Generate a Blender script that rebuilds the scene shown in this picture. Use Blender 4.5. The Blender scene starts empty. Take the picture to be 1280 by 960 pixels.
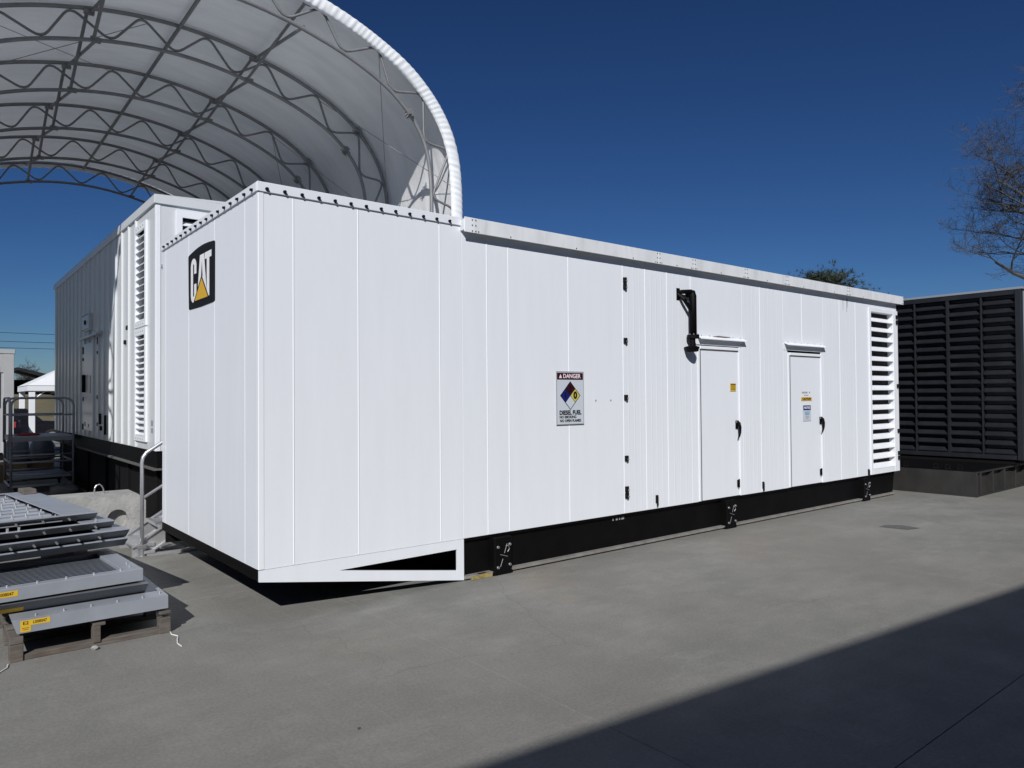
import bpy, math, random
from mathutils import Vector, Matrix
random.seed(7)
SC = bpy.context.scene
COL = SC.collection
PI = math.pi

# ------------------------------------------------------------------ camera
cam_d = bpy.data.cameras.new('camera')
cam = bpy.data.objects.new('camera', cam_d); COL.objects.link(cam)
YAW, PIT, ROL = math.radians(51.096), math.radians(1.036), math.radians(-0.431)
fw = Vector((math.cos(YAW)*math.cos(PIT), math.sin(YAW)*math.cos(PIT), math.sin(PIT)))
rt = Vector((math.sin(YAW), -math.cos(YAW), 0)); up = rt.cross(fw)
r2 = rt*math.cos(ROL)+up*math.sin(ROL); u2 = up*math.cos(ROL)-rt*math.sin(ROL)
mw = Matrix(((r2.x, u2.x, -fw.x, -2.211), (r2.y, u2.y, -fw.y, -6.183), (r2.z, u2.z, -fw.z, 1.892), (0, 0, 0, 1)))
cam.matrix_world = mw
cam_d.sensor_width = 36.0; cam_d.lens = 908.8/1280*36.0
cam_d.clip_start = 0.05; cam_d.clip_end = 6000
SC.camera = cam

# ------------------------------------------------------------------ light
SUN_TRAVEL = Vector((1.0, 1.10, -1.03)).normalized()
to_sun = -SUN_TRAVEL
elev = math.asin(to_sun.z); rot = math.atan2(to_sun.x, to_sun.y)
world = bpy.data.worlds.new('World'); SC.world = world; world.use_nodes = True
nt = world.node_tree; nt.nodes.clear()
sky = nt.nodes.new('ShaderNodeTexSky'); sky.sky_type = 'NISHITA'; sky.sun_disc = False
sky.sun_elevation = elev; sky.sun_rotation = rot % (2*PI)
sky.altitude = 0; sky.air_density = 1.0; sky.dust_density = 0.0; sky.ozone_density = 10.0
bg = nt.nodes.new('ShaderNodeBackground'); bg.inputs[1].default_value = 0.05
wo = nt.nodes.new('ShaderNodeOutputWorld')
gam = nt.nodes.new('ShaderNodeGamma'); gam.inputs[1].default_value = 1.3      # deep, clear winter blue (whole sky alike)
mul = nt.nodes.new('ShaderNodeMix'); mul.data_type = 'RGBA'; mul.blend_type = 'MULTIPLY'; mul.inputs[0].default_value = 1; mul.inputs[7].default_value = (0.55, 0.55, 0.56, 1)
nt.links.new(sky.outputs[0], gam.inputs[0]); nt.links.new(gam.outputs[0], mul.inputs[6]); nt.links.new(mul.outputs[2], bg.inputs[0]); nt.links.new(bg.outputs[0], wo.inputs[0])
sl = bpy.data.lights.new('sun', 'SUN'); sl.energy = 5.0; sl.angle = math.radians(0.53); sl.color = (1.0, 0.975, 0.95)
so = bpy.data.objects.new('sun', sl); COL.objects.link(so); so.location = (-20, -20, 30)
so.rotation_euler = SUN_TRAVEL.to_track_quat('-Z', 'Y').to_euler()
SC.view_settings.view_transform = 'Standard'; SC.view_settings.look = 'None'
SC.view_settings.exposure = -0.2; SC.view_settings.gamma = 1.0; SC.view_settings.use_curve_mapping = False

# ------------------------------------------------------------------ materials
def mk(name, col, rough=0.5, metal=0.0, var=0.0, vscale=3.0, bump=0.0, bscale=40.0, stretch=(1, 1, 1), spec=0.5, dirt=None, dirt_amt=0.0, dscale=1.5, coat=0.0):
    m = bpy.data.materials.new(name); m.use_nodes = True
    n = m.node_tree.nodes; l = m.node_tree.links
    b = n['Principled BSDF']
    b.inputs['Base Color'].default_value = (*col, 1); b.inputs['Roughness'].default_value = rough
    b.inputs['Metallic'].default_value = metal; b.inputs['Specular IOR Level'].default_value = spec
    b.inputs['Coat Weight'].default_value = coat
    tc = n.new('ShaderNodeNewGeometry'); mp = n.new('ShaderNodeMapping'); mp.inputs['Scale'].default_value = stretch
    l.new(tc.outputs['Position'], mp.inputs['Vector'])
    last = None
    if var > 0:
        t = n.new('ShaderNodeTexNoise'); t.inputs['Scale'].default_value = vscale; t.inputs['Detail'].default_value = 6; t.inputs['Roughness'].default_value = 0.6
        l.new(mp.outputs[0], t.inputs['Vector'])
        r = n.new('ShaderNodeMapRange'); r.inputs[1].default_value = 0.3; r.inputs[2].default_value = 0.7; r.inputs[3].default_value = 1-var; r.inputs[4].default_value = 1+var*0.6
        l.new(t.outputs['Fac'], r.inputs[0])
        mx = n.new('ShaderNodeMix'); mx.data_type = 'RGBA'; mx.blend_type = 'MULTIPLY'; mx.inputs[0].default_value = 1
        mx.inputs[6].default_value = (*col, 1); l.new(r.outputs[0], mx.inputs[7]); last = mx.outputs[2]
    if dirt:
        t = n.new('ShaderNodeTexNoise'); t.inputs['Scale'].default_value = dscale; t.inputs['Detail'].default_value = 8; t.inputs['Roughness'].default_value = 0.65
        l.new(mp.outputs[0], t.inputs['Vector'])
        r = n.new('ShaderNodeMapRange'); r.inputs[1].default_value = 0.52; r.inputs[2].default_value = 0.72; r.inputs[3].default_value = 0; r.inputs[4].default_value = dirt_amt
        l.new(t.outputs['Fac'], r.inputs[0])
        mx = n.new('ShaderNodeMix'); mx.data_type = 'RGBA'
        l.new(r.outputs[0], mx.inputs[0])
        if last: l.new(last, mx.inputs[6])
        else: mx.inputs[6].default_value = (*col, 1)
        mx.inputs[7].default_value = (*dirt, 1); last = mx.outputs[2]
    if last: l.new(last, b.inputs['Base Color'])
    if bump > 0:
        t = n.new('ShaderNodeTexNoise'); t.inputs['Scale'].default_value = bscale; t.inputs['Detail'].default_value = 5
        l.new(mp.outputs[0], t.inputs['Vector'])
        bp = n.new('ShaderNodeBump'); bp.inputs['Strength'].default_value = bump; bp.inputs['Distance'].default_value = 0.02
        l.new(t.outputs['Fac'], bp.inputs['Height']); l.new(bp.outputs[0], b.inputs['Normal'])
    return m

WHITE = mk('white_paint', (0.765, 0.80, 0.85), 0.42, var=0.022, vscale=2.2, stretch=(3, 3, 0.35), dirt=(0.62, 0.62, 0.60), dirt_amt=0.08, dscale=1.6, bump=0.10, bscale=0.9)
WHITE2 = mk('white_trim_paint', (0.80, 0.83, 0.87), 0.4, var=0.02)
WHITE_W = mk('weathered_white_paint', (0.72, 0.75, 0.77), 0.5, var=0.10, vscale=1.6, stretch=(3, 3, 0.6), dirt=(0.45, 0.47, 0.47), dirt_amt=0.5, dscale=2.0)
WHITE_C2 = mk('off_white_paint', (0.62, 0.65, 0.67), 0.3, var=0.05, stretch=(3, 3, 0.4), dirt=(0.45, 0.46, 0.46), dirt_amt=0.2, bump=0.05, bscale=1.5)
BLACK = mk('black_paint', (0.0035, 0.0035, 0.004), 0.55, var=0.3, vscale=5, dirt=(0.016, 0.015, 0.013), dirt_amt=0.15, dscale=3, spec=0.12)
BLACKM = mk('black_matte', (0.004, 0.004, 0.005), 0.85, spec=0.2)
BOXBLK = mk('charcoal_paint', (0.0125, 0.0145, 0.019), 0.5, var=0.25, vscale=3, stretch=(1, 1, .4), dirt=(0.03, 0.03, 0.03), dirt_amt=0.4)
SKIDBLK = mk('rusty_black_paint', (0.026, 0.025, 0.024), 0.6, var=0.3, dirt=(0.05, 0.04, 0.024), dirt_amt=0.6, dscale=2.2, stretch=(1, 1.4, 0.8))
DARK = mk('dark_interior', (0.01, 0.01, 0.012), 0.9)
FLANGE = mk('sunlit_black_steel', (0.22, 0.21, 0.20), 0.85, var=0.3, vscale=6)  # black skid flange painted grey, sunlight on its top put into the colour
STEEL = mk('galvanised_steel', (0.42, 0.43, 0.44), 0.42, 0.75, var=0.15, vscale=8)
TRUSS = mk('galvanised_tube', (0.23, 0.235, 0.24), 0.55, 0.2, var=0.15, vscale=6)
ALU = mk('aluminium', (0.62, 0.63, 0.65), 0.35, 0.7, var=0.12, vscale=10)
BOLT = mk('dark_bolt', (0.006, 0.006, 0.008), 0.5, spec=0.25)
ZINC = mk('zinc_bolt', (0.6, 0.6, 0.6), 0.35, 0.8)
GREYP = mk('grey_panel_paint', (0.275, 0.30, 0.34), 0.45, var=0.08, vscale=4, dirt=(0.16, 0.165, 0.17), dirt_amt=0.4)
GREYD = mk('grey_panel_shaded', (0.14, 0.15, 0.165), 0.5, var=0.1, vscale=4)  # darker copy of the panel grey, tray shade painted into the colour
YELLOW = mk('yellow_label', (0.65, 0.42, 0.03), 0.5)
EMBY = mk('emblem_yellow', (0.68, 0.40, 0.02), 0.4)
INK = mk('black_ink', (0.004, 0.004, 0.005), 0.5, spec=0.25)
RED = mk('red_ink', (0.035, 0.004, 0.012), 0.5, spec=.25)
REDC = mk('red_cloth', (0.35, 0.03, 0.03), 0.8)
BLUE = mk('blue_ink', (0.008, 0.012, 0.13), 0.5, spec=.3)
LBLUE = mk('light_blue_ink', (0.08, 0.30, 0.52), 0.5)
SIGNW = mk('sign_white', (0.55, 0.60, 0.66), 0.4)
LETW = mk('letter_white', (0.85, 0.86, 0.88), 0.4)
LETPINK = mk('letter_pink_white', (0.85, 0.70, 0.75), 0.4)
GREYINK = mk('grey_ink', (0.30, 0.31, 0.33), 0.5)
RUST = mk('rust', (0.10, 0.045, 0.025), 0.8, var=0.4, vscale=12)
WOOD = mk('pallet_wood', (0.125, 0.112, 0.098), 0.85, var=0.4, vscale=5, stretch=(1, 6, 6), dirt=(0.085, 0.045, 0.024), dirt_amt=0.7, dscale=3)
PAINTW = mk('white_cord', (0.7, 0.7, 0.68), 0.7)
BARR = mk('barrier_concrete', (0.36, 0.36, 0.35), 0.9, var=0.25, vscale=4, bump=0.5, bscale=25, dirt=(0.20, 0.20, 0.19), dirt_amt=0.5, dscale=5)
GLASS = mk('dark_glass', (0.01, 0.012, 0.015), 0.08)
CARP = mk('black_car_paint', (0.012, 0.012, 0.018), 0.25, coat=0.5)
RUBBER = mk('rubber', (0.02, 0.02, 0.02), 0.8)
BARK = mk('bark', (0.062, 0.056, 0.053), 0.9, var=0.3, vscale=3)
TWIG = mk('grey_twigs', (0.068, 0.067, 0.070), 0.9, var=0.3, vscale=3)
NEEDLE = mk('pine_needles', (0.045, 0.062, 0.035), 0.7, var=0.4, vscale=1.2)
HILLG = mk('dry_grass', (0.16, 0.14, 0.075), 0.95, var=0.4, vscale=0.25, dirt=(0.08, 0.085, 0.04), dirt_amt=0.8, dscale=0.15)
GREYWALL = mk('grey_wall_panel', (0.40, 0.41, 0.42), 0.6, var=0.06)
BAGC = mk('plastic_bag', (0.20, 0.21, 0.25), 0.4, var=0.3, vscale=6)
CARD = mk('cardboard', (0.30, 0.21, 0.12), 0.8, var=0.2)
TARP = mk('grey_tarp', (0.16, 0.16, 0.16), 0.7, var=0.3)
PLASTW = mk('canopy_fabric', (0.78, 0.80, 0.82), 0.6, var=0.04)

def fabric_mat():
    m = bpy.data.materials.new('tent_fabric'); m.use_nodes = True
    n = m.node_tree.nodes; l = m.node_tree.links; b = n['Principled BSDF']; out = n['Material Output']
    g = n.new('ShaderNodeNewGeometry')
    mp = n.new('ShaderNodeMapping'); mp.inputs['Scale'].default_value = (0.8, 2.4, 0.8); l.new(g.outputs['Position'], mp.inputs['Vector'])
    t = n.new('ShaderNodeTexNoise'); t.inputs['Scale'].default_value = 1.3; t.inputs['Detail'].default_value = 5; l.new(mp.outputs[0], t.inputs['Vector'])
    r = n.new('ShaderNodeMapRange'); r.inputs[1].default_value = .3; r.inputs[2].default_value = .7; r.inputs[3].default_value = .86; r.inputs[4].default_value = 1.04; l.new(t.outputs['Fac'], r.inputs[0])
    mx = n.new('ShaderNodeMix'); mx.data_type = 'RGBA'; mx.blend_type = 'MULTIPLY'; mx.inputs[0].default_value = 1; mx.inputs[6].default_value = (0.80, 0.81, 0.82, 1); l.new(r.outputs[0], mx.inputs[7])
    l.new(mx.outputs[2], b.inputs['Base Color']); b.inputs['Roughness'].default_value = 0.6
    t2 = n.new('ShaderNodeTexNoise'); t2.inputs['Scale'].default_value = 3.0; t2.inputs['Detail'].default_value = 3; l.new(mp.outputs[0], t2.inputs['Vector'])
    bp = n.new('ShaderNodeBump'); bp.inputs['Strength'].default_value = 0.35; bp.inputs['Distance'].default_value = 0.05; l.new(t2.outputs['Fac'], bp.inputs['Height']); l.new(bp.outputs[0], b.inputs['Normal'])
    tr = n.new('ShaderNodeBsdfTranslucent'); tr.inputs[0].default_value = (0.72, 0.76, 0.80, 1)
    ms = n.new('ShaderNodeMixShader'); ms.inputs[0].default_value = 0.14
    l.new(b.outputs[0], ms.inputs[1]); l.new(tr.outputs[0], ms.inputs[2]); l.new(ms.outputs[0], out.inputs['Surface'])
    return m
FABRIC = fabric_mat()

def concrete_mat():
    m = bpy.data.materials.new('worn_concrete'); m.use_nodes = True
    n = m.node_tree.nodes; l = m.node_tree.links; b = n['Principled BSDF']
    g = n.new('ShaderNodeNewGeometry')
    def noise(scale, detail, rough=0.6, st=None):
        t = n.new('ShaderNodeTexNoise'); t.inputs['Scale'].default_value = scale; t.inputs['Detail'].default_value = detail; t.inputs['Roughness'].default_value = rough
        if st:
            mp = n.new('ShaderNodeMapping'); mp.inputs['Scale'].default_value = st; mp.inputs['Rotation'].default_value = (0, 0, 0.5); l.new(g.outputs['Position'], mp.inputs['Vector']); l.new(mp.outputs[0], t.inputs['Vector'])
        else: l.new(g.outputs['Position'], t.inputs['Vector'])
        return t.outputs['Fac']
    def rng(s, a, bb, c, d):
        r = n.new('ShaderNodeMapRange'); r.inputs[1].default_value = a; r.inputs[2].default_value = bb; r.inputs[3].default_value = c; r.inputs[4].default_value = d; l.new(s, r.inputs[0]); return r.outputs[0]
    def mix(fac, a, bb, mode='MIX'):
        x = n.new('ShaderNodeMix'); x.data_type = 'RGBA'; x.blend_type = mode
        if isinstance(fac, float): x.inputs[0].default_value = fac
        else: l.new(fac, x.inputs[0])
        for i, v in ((6, a), (7, bb)):
            if isinstance(v, tuple): x.inputs[i].default_value = (*v, 1)
            else: l.new(v, x.inputs[i])
        return x.outputs[2]
    c = mix(rng(noise(0.55, 7), .35, .65, 0, 1), (0.198, 0.196, 0.180), (0.240, 0.238, 0.219))
    c = mix(rng(noise(1.6, 8, .7, (1, 3, 1)), .47, .74, 0, .5), c, (0.155, 0.153, 0.141))
    c = mix(rng(noise(0.5, 4, .5), .58, .74, 0, .4), c, (0.25, 0.185, 0.14))
    c = mix(rng(noise(2.6, 9, .75, (4, 1, 1)), .52, .78, 0, .5), c, (0.31, 0.31, 0.295))
    c = mix(rng(noise(0.9, 6, .65), .45, .66, 0, .75), c, (0.160, 0.165, 0.154))
    c = mix(rng(noise(1.3, 9, .72, (1, 2.2, 1)), .52, .66, 0, .55), c, (0.27, 0.272, 0.255))
    c = mix(rng(noise(0.22, 4, .5), .45, .7, 0, .5), c, (0.205, 0.192, 0.17))
    c = mix(1.0, c, rng(noise(45, 5, .75), .25, .75, .78, 1.2), 'MULTIPLY')
    c = mix(rng(noise(9, 8, .8), .68, .76, 0, .6), c, (0.08, 0.08, 0.075))
    wv = n.new('ShaderNodeVectorMath'); wv.operation = 'MULTIPLY_ADD'; nz = n.new('ShaderNodeTexNoise'); nz.inputs['Scale'].default_value = 1.1; nz.inputs['Detail'].default_value = 6
    l.new(g.outputs['Position'], nz.inputs['Vector']); l.new(nz.outputs['Color'], wv.inputs[0]); wv.inputs[1].default_value = (.9, .9, 0); l.new(g.outputs['Position'], wv.inputs[2])
    vo = n.new('ShaderNodeTexVoronoi'); vo.feature = 'DISTANCE_TO_EDGE'; vo.inputs['Scale'].default_value = 0.27; l.new(wv.outputs[0], vo.inputs['Vector'])
    ck = n.new('ShaderNodeMath'); ck.operation = 'MULTIPLY'; l.new(rng(vo.outputs['Distance'], 0.0005, 0.0024, 1, 0), ck.inputs[0]); l.new(rng(noise(0.33, 3), .49, .6, 0, .2), ck.inputs[1])
    c = mix(ck.outputs[0], c, (0.07, 0.07, 0.065))
    l.new(c, b.inputs['Base Color'])
    l.new(rng(noise(1.4, 5), .3, .7, .72, .95), b.inputs['Roughness']); b.inputs['Specular IOR Level'].default_value = 0.3
    bp = n.new('ShaderNodeBump'); bp.inputs['Strength'].default_value = 0.35; bp.inputs['Distance'].default_value = 0.01
    l.new(noise(38, 6, .7), bp.inputs['Height']); l.new(bp.outputs[0], b.inputs['Normal'])
    return m
CONC = concrete_mat()

# ------------------------------------------------------------------ mesh helpers
class MB:
    def __init__(s): s.v = []; s.f = []
    def add(s, vs, fs):
        o = len(s.v); s.v += [tuple(x) for x in vs]; s.f += [tuple(i+o for i in f) for f in fs]; return s
    def box(s, x0, x1, y0, y1, z0, z1):
        return s.add([(x0,y0,z0),(x1,y0,z0),(x1,y1,z0),(x0,y1,z0),(x0,y0,z1),(x1,y0,z1),(x1,y1,z1),(x0,y1,z1)],
                     [(0,3,2,1),(4,5,6,7),(0,1,5,4),(1,2,6,5),(2,3,7,6),(3,0,4,7)])
    def bbox(s, x0, x1, y0, y1, z0, z1, c=0.004):
        # box with chamfered edges
        if x1-x0 < 2.2*c or y1-y0 < 2.2*c or z1-z0 < 2.2*c: return s.box(x0, x1, y0, y1, z0, z1)
        X, Y, Z = (x0, x1), (y0, y1), (z0, z1); vs = []; idx = {}
        for i in (0, 1):
            for j in (0, 1):
                for k in (0, 1):
                    sx, sy, sz = (c if i == 0 else -c), (c if j == 0 else -c), (c if k == 0 else -c)
                    for a, p in enumerate(((X[i], Y[j]+sy, Z[k]+sz), (X[i]+sx, Y[j], Z[k]+sz), (X[i]+sx, Y[j]+sy, Z[k]))):
                        idx[(i, j, k, a)] = len(vs); vs.append(p)
        fs = []
        for i in (0, 1):
            q = [idx[(i, 0, 0, 0)], idx[(i, 1, 0, 0)], idx[(i, 1, 1, 0)], idx[(i, 0, 1, 0)]]; fs.append(q if i else q[::-1])
            q = [idx[(0, i, 0, 1)], idx[(1, i, 0, 1)], idx[(1, i, 1, 1)], idx[(0, i, 1, 1)]]; fs.append(q[::-1] if i else q)
            q = [idx[(0, 0, i, 2)], idx[(1, 0, i, 2)], idx[(1, 1, i, 2)], idx[(0, 1, i, 2)]]; fs.append(q if i else q[::-1])
        for i in (0, 1):
            for j in (0, 1):
                q = [idx[(i, j, 0, 0)], idx[(i, j, 0, 1)], idx[(i, j, 1, 1)], idx[(i, j, 1, 0)]]; fs.append(q if (i == j) == False else q[::-1])
                q = [idx[(i, 0, j, 0)], idx[(i, 0, j, 2)], idx[(i, 1, j, 2)], idx[(i, 1, j, 0)]]; fs.append(q[::-1] if (i == j) == False else q)
                q = [idx[(0, i, j, 1)], idx[(0, i, j, 2)], idx[(1, i, j, 2)], idx[(1, i, j, 1)]]; fs.append(q if (i == j) == False else q[::-1])
                for k in (0, 1):
                    fs.append([idx[(i, j, k, 0)], idx[(i, j, k, 1)], idx[(i, j, k, 2)]])
        return s.add(vs, fs)
    def tube(s, pts, r, n=8, caps=True, closed=False):
        pts = [Vector(p) for p in pts]; N = len(pts); rs = r if isinstance(r, (list, tuple)) else [r]*N
        rings = []; prev = None
        for i, p in enumerate(pts):
            a = pts[i-1] if i > 0 else (pts[-1] if closed else p); b = pts[i+1] if i < N-1 else (pts[0] if closed else p)
            d = (b-a)
            d = d.normalized() if d.length > 1e-9 else Vector((0, 0, 1))
            if prev is None:
                ref = Vector((0, 0, 1)) if abs(d.z) < 0.9 else Vector((1, 0, 0)); x = d.cross(ref).normalized()
            else:
                x = (prev - d*prev.dot(d)); x = x.normalized() if x.length > 1e-6 else d.orthogonal().normalized()
            prev = x; y = d.cross(x)
            rings.append([p + (x*math.cos(2*PI*k/n) + y*math.sin(2*PI*k/n))*rs[i] for k in range(n)])
        vs = [q for R in rings for q in R]; fs = []
        for i in range(N if closed else N-1):
            j = (i+1) % N
            for k in range(n): fs.append((i*n+k, i*n+(k+1) % n, j*n+(k+1) % n, j*n+k))
        if caps and not closed: fs.append(tuple(range(n))[::-1]); fs.append(tuple((N-1)*n+k for k in range(n)))
        return s.add(vs, fs)
    def cyl(s, p0, p1, r, n=10): return s.tube([p0, p1], r, n)
    def prism(s, poly, fn, d0, d1):
        # poly in 2D, fn(u, v, d) -> point, extruded from d0 to d1
        n = len(poly)
        return s.add([fn(u, v, d0) for u, v in poly]+[fn(u, v, d1) for u, v in poly],
                     [tuple(range(n)), tuple(range(2*n-1, n-1, -1))]+[(i, n+i, n+(i+1) % n, (i+1) % n) for i in range(n)])
    def mesh(s, name, mat, smooth=False):
        me = bpy.data.meshes.new(name); me.from_pydata(s.v, [], s.f); me.validate(); me.materials.append(mat)
        if smooth: me.shade_smooth()
        me.update(); return me
def fixn(me):
    import bmesh
    bm = bmesh.new(); bm.from_mesh(me); bmesh.ops.recalc_face_normals(bm, faces=bm.faces); bm.to_mesh(me); bm.free()
def put(name, me, parent=None, loc=(0, 0, 0), rot=(0, 0, 0), scale=None):
    o = bpy.data.objects.new(name, me); COL.objects.link(o); o.location = loc; o.rotation_euler = rot
    if scale: o.scale = scale
    if parent: o.parent = parent
    return o
def part(name, mb, mat, parent, loc=(0, 0, 0), rot=(0, 0, 0), smooth=False, fix=True):
    me = mb.mesh(name, mat, smooth)
    if fix: fixn(me)
    return put(name, me, parent, loc, rot)
def thing(name, label, cat, loc=(0, 0, 0), rz=0, group=None):
    o = bpy.data.objects.new(name, None); COL.objects.link(o); o.location = loc; o.rotation_euler = (0, 0, rz)
    o['label'] = label; o['category'] = cat
    if group: o['group'] = group
    o.empty_display_size = .2
    return o
def tag(o, label, cat, group=None):
    o['label'] = label; o['category'] = cat
    if group: o['group'] = group
    return o
def struct(o): o['kind'] = 'structure'; return o
def stuff(o): o['kind'] = 'stuff'; return o
def copy_tree(o, parent=None):
    c = o.copy(); COL.objects.link(c); c.parent = parent
    for ch in list(o.children): copy_tree(ch, c)
    return c
def text(s, size, mat, parent, loc, rot, name='lettering', sx=1.0, bold=0.0, align='CENTER', depth=0.0008):
    cu = bpy.data.curves.new('tmp', 'FONT'); cu.body = s; cu.size = size; cu.align_x = align; cu.align_y = 'CENTER'; cu.extrude = depth; cu.offset = bold; cu.resolution_u = 3
    o = bpy.data.objects.new('tmp', cu); COL.objects.link(o)
    dg = bpy.context.evaluated_depsgraph_get(); me = bpy.data.meshes.new_from_object(o.evaluated_get(dg)); bpy.data.objects.remove(o); bpy.data.curves.remove(cu)
    me.materials.clear(); me.materials.append(mat); me.name = name
    t = put(name, me, parent, loc, rot); t.scale = (sx, 1, 1); return t
RF = (PI/2, 0, 0)                 # text facing -Y
RL = (PI/2, 0, -PI/2)             # text facing -X
def YF(u, v, d): return (u, d, v)
def XF(u, v, d): return (d, u, v)

# ================================================================== SETTING
gm = MB(); gm.add([(-2500,-2500,-0.16),(2500,-2500,-0.16),(2500,2500,-0.16),(-2500,2500,-0.16)], [(0,1,2,3)])
struct(part('ground', gm, HILLG, None))
pav = thing('pavement', '', '', (0, 0, 0)); del pav['label']; del pav['category']; struct(pav)
sub = MB(); sub.box(-41, 62, -30, 40, -0.15, -0.014); part('bedding', sub, mk('joint_filler', (0.12, 0.118, 0.11), 0.9), pav)
SX, SY = 5.2, 5.6
g = .0015
slab = MB(); slab.bbox(g, SX-g, g, SY-g, -0.012-.1, 0, 0.002); slab_me = slab.mesh('concrete_slab', CONC); fixn(slab_me)
for i in range(-5, 10):
    for j in range(-4, 7):
        put('concrete_slab', slab_me, pav, (.845+SX*i, -4.5+SY*j, 0))

# grassy hill behind, as a terrain sheet
hv = []; hf = []; NXh, NYh = 60, 24
for j in range(NYh):
    for i in range(NXh):
        x = -70+240*i/(NXh-1); y = 40+160*j/(NYh-1)
        t = min(1, max(0, (y-40)/45)); z = -.155+3.3*t*t*(3-2*t)+0.35*math.sin(x*.11+y*.05)*t+.15*math.sin(x*.37)*t
        hv.append((x, y, z))
for j in range(NYh-1):
    for i in range(NXh-1): hf.append((j*NXh+i, j*NXh+i+1, (j+1)*NXh+i+1, (j+1)*NXh+i))
hm = MB(); hm.add(hv, hf); struct(part('hill', hm, HILLG, None, smooth=True))

# warehouse behind the viewpoint whose eave throws the long shadow
wh = thing('warehouse', 'tall grey metal warehouse behind the viewpoint shading the pavement at lower right', 'building', (-6.1, -9.75, 0), math.atan(-.1))
w = MB(); w.box(-34, 26, -24.9, -.1, 0, 6.2); part('wall', w, mk('dark_cladding', (0.05, 0.055, 0.06), 0.7), wh)
w = MB(); w.prism([(-25, 6.15), (0, 6.15), (0, 6.2), (-12.5, 7.1), (-25, 6.2)], lambda u, v, d: (d, u, v+.02), -34.1, 26.1); part('roof', w, STEEL, wh)
for k in range(4):
    d = MB(); d.bbox(-28+13*k, -24+13*k, -.09, -.03, 0, 4.5, .01); part('door', d, BOXBLK, wh)

# ================================================================== MAIN GENERATOR CONTAINER
L, W, Z0, ZT, LM = 12.235, 3.23, 0.435, 3.755, 2.12
c1 = thing('generator_container', 'long white generator container in front with black emblem, two doors and black skid', 'generator', (0, 0, 0))
m = MB(); m.box(.12, L-.03, .12, W-.03, Z0+.01, ZT-.03); part('inner_wall', m, DARK, c1)
WP = .020
def wpanel(x0, x1, z0=Z0, z1=ZT-.075): 
    m = MB(); m.bbox(x0+.001, x1-.001, 0, WP, z0, z1, .002); return part('wall_panel', m, WHITE, c1)
xs = [0, .31, .937, 1.844, LM]
for a, b in zip(xs, xs[1:]): wpanel(a, b)
xs2 = [LM, 2.442, 2.736, 3.633, 4.564, 4.985, 5.42, 5.925]
for a, b in zip(xs2, xs2[1:]): wpanel(a, b, Z0, 3.66)
wpanel(5.925, 7.13, 2.60, 3.66); wpanel(5.925, 6.06, Z0, 2.60-.004); wpanel(7.06, 7.13, Z0, 2.60-.004)
wpanel(7.13, 7.60, Z0, 3.66); wpanel(7.60, 8.24, Z0, 3.66)
wpanel(8.24, 8.80, 2.60, 3.66); wpanel(8.80, 9.47, 2.60, 3.66); wpanel(8.24, 8.36, Z0, 2.596); wpanel(9.40, 9.47, Z0, 2.596)
wpanel(9.47, 10.03, Z0, 3.66); wpanel(10.03, 10.60, Z0, 3.66); wpanel(10.60, 11.08, Z0, 3.66)
wpanel(11.08, L, 3.48, 3.66)
# seam battens (folded standing seams)
def seam(x, z0=Z0+.005, z1=3.55, w=.007, mat=WHITE2):
    m = MB(); m.prism([(-w, 0), (-w*.4, -.0035), (w*.4, -.0035), (w, 0)], lambda u, v, d: (u, v-.0005, d), z0, z1); return part('seam_strip', m, mat, c1, (x, 0, 0))
for x in (.31, .937, 1.844): seam(x, Z0+.01, 3.66)
for x in (2.442, 2.736, 3.633, 4.564, 5.42): seam(x)
seam(4.985, w=.006); seam(5.925, 2.62); seam(7.60); seam(8.80, 2.68); seam(10.03); seam(10.60, w=.006)
# fine pressed ribs across right-hand panels
rb = MB()
for x in [4.66, 4.77, 4.88, 5.10, 5.2, 5.31, 5.55, 5.68, 5.8, 7.2, 7.3, 7.4, 7.5, 7.72, 7.83, 7.95, 8.07, 9.57, 9.68, 9.8, 9.91, 10.13, 10.26, 10.4, 10.51]:
    rb.prism([(x-.012, 0), (x-.003, -.0011), (x+.003, -.0011), (x+.012, 0)], lambda u, v, d: (u, v-.0003, d), Z0+.02, 3.54)
stuff(part('pressed_rib', rb, WHITE, c1))
# end face panels
ys = [0, .34, 1.214, 2.11, 3.08, W]
for a, b in zip(ys, ys[1:]):
    m = MB(); m.bbox(0, WP, a+(.001 if a > 0 else WP+.002), b-.001, Z0+.0, ZT-.075, .002); part('wall_panel', m, WHITE, c1)
for y in ys[1:-1]:
    m = MB(); m.prism([(-.009, 0), (-.004, -.0025), (.004, -.0025), (.009, 0)], lambda u, v, d: (v-.0005, u, d), Z0+.005, 3.66); part('seam_strip', m, WHITE2, c1, (0, y, 0))
# right end + back walls
m = MB(); m.bbox(L-.02, L, .03, W-.03, Z0, 3.66, .004); part('end_wall', m, WHITE, c1)
m = MB(); m.bbox(.03, L-.03, W-.018, W, Z0, 3.66, .004); part('back_wall', m, WHITE, c1)
m = MB(); m.bbox(-.004, .05, -.004, .05, Z0, ZT-.076, .006); part('corner_post', m, WHITE2, c1)
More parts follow.
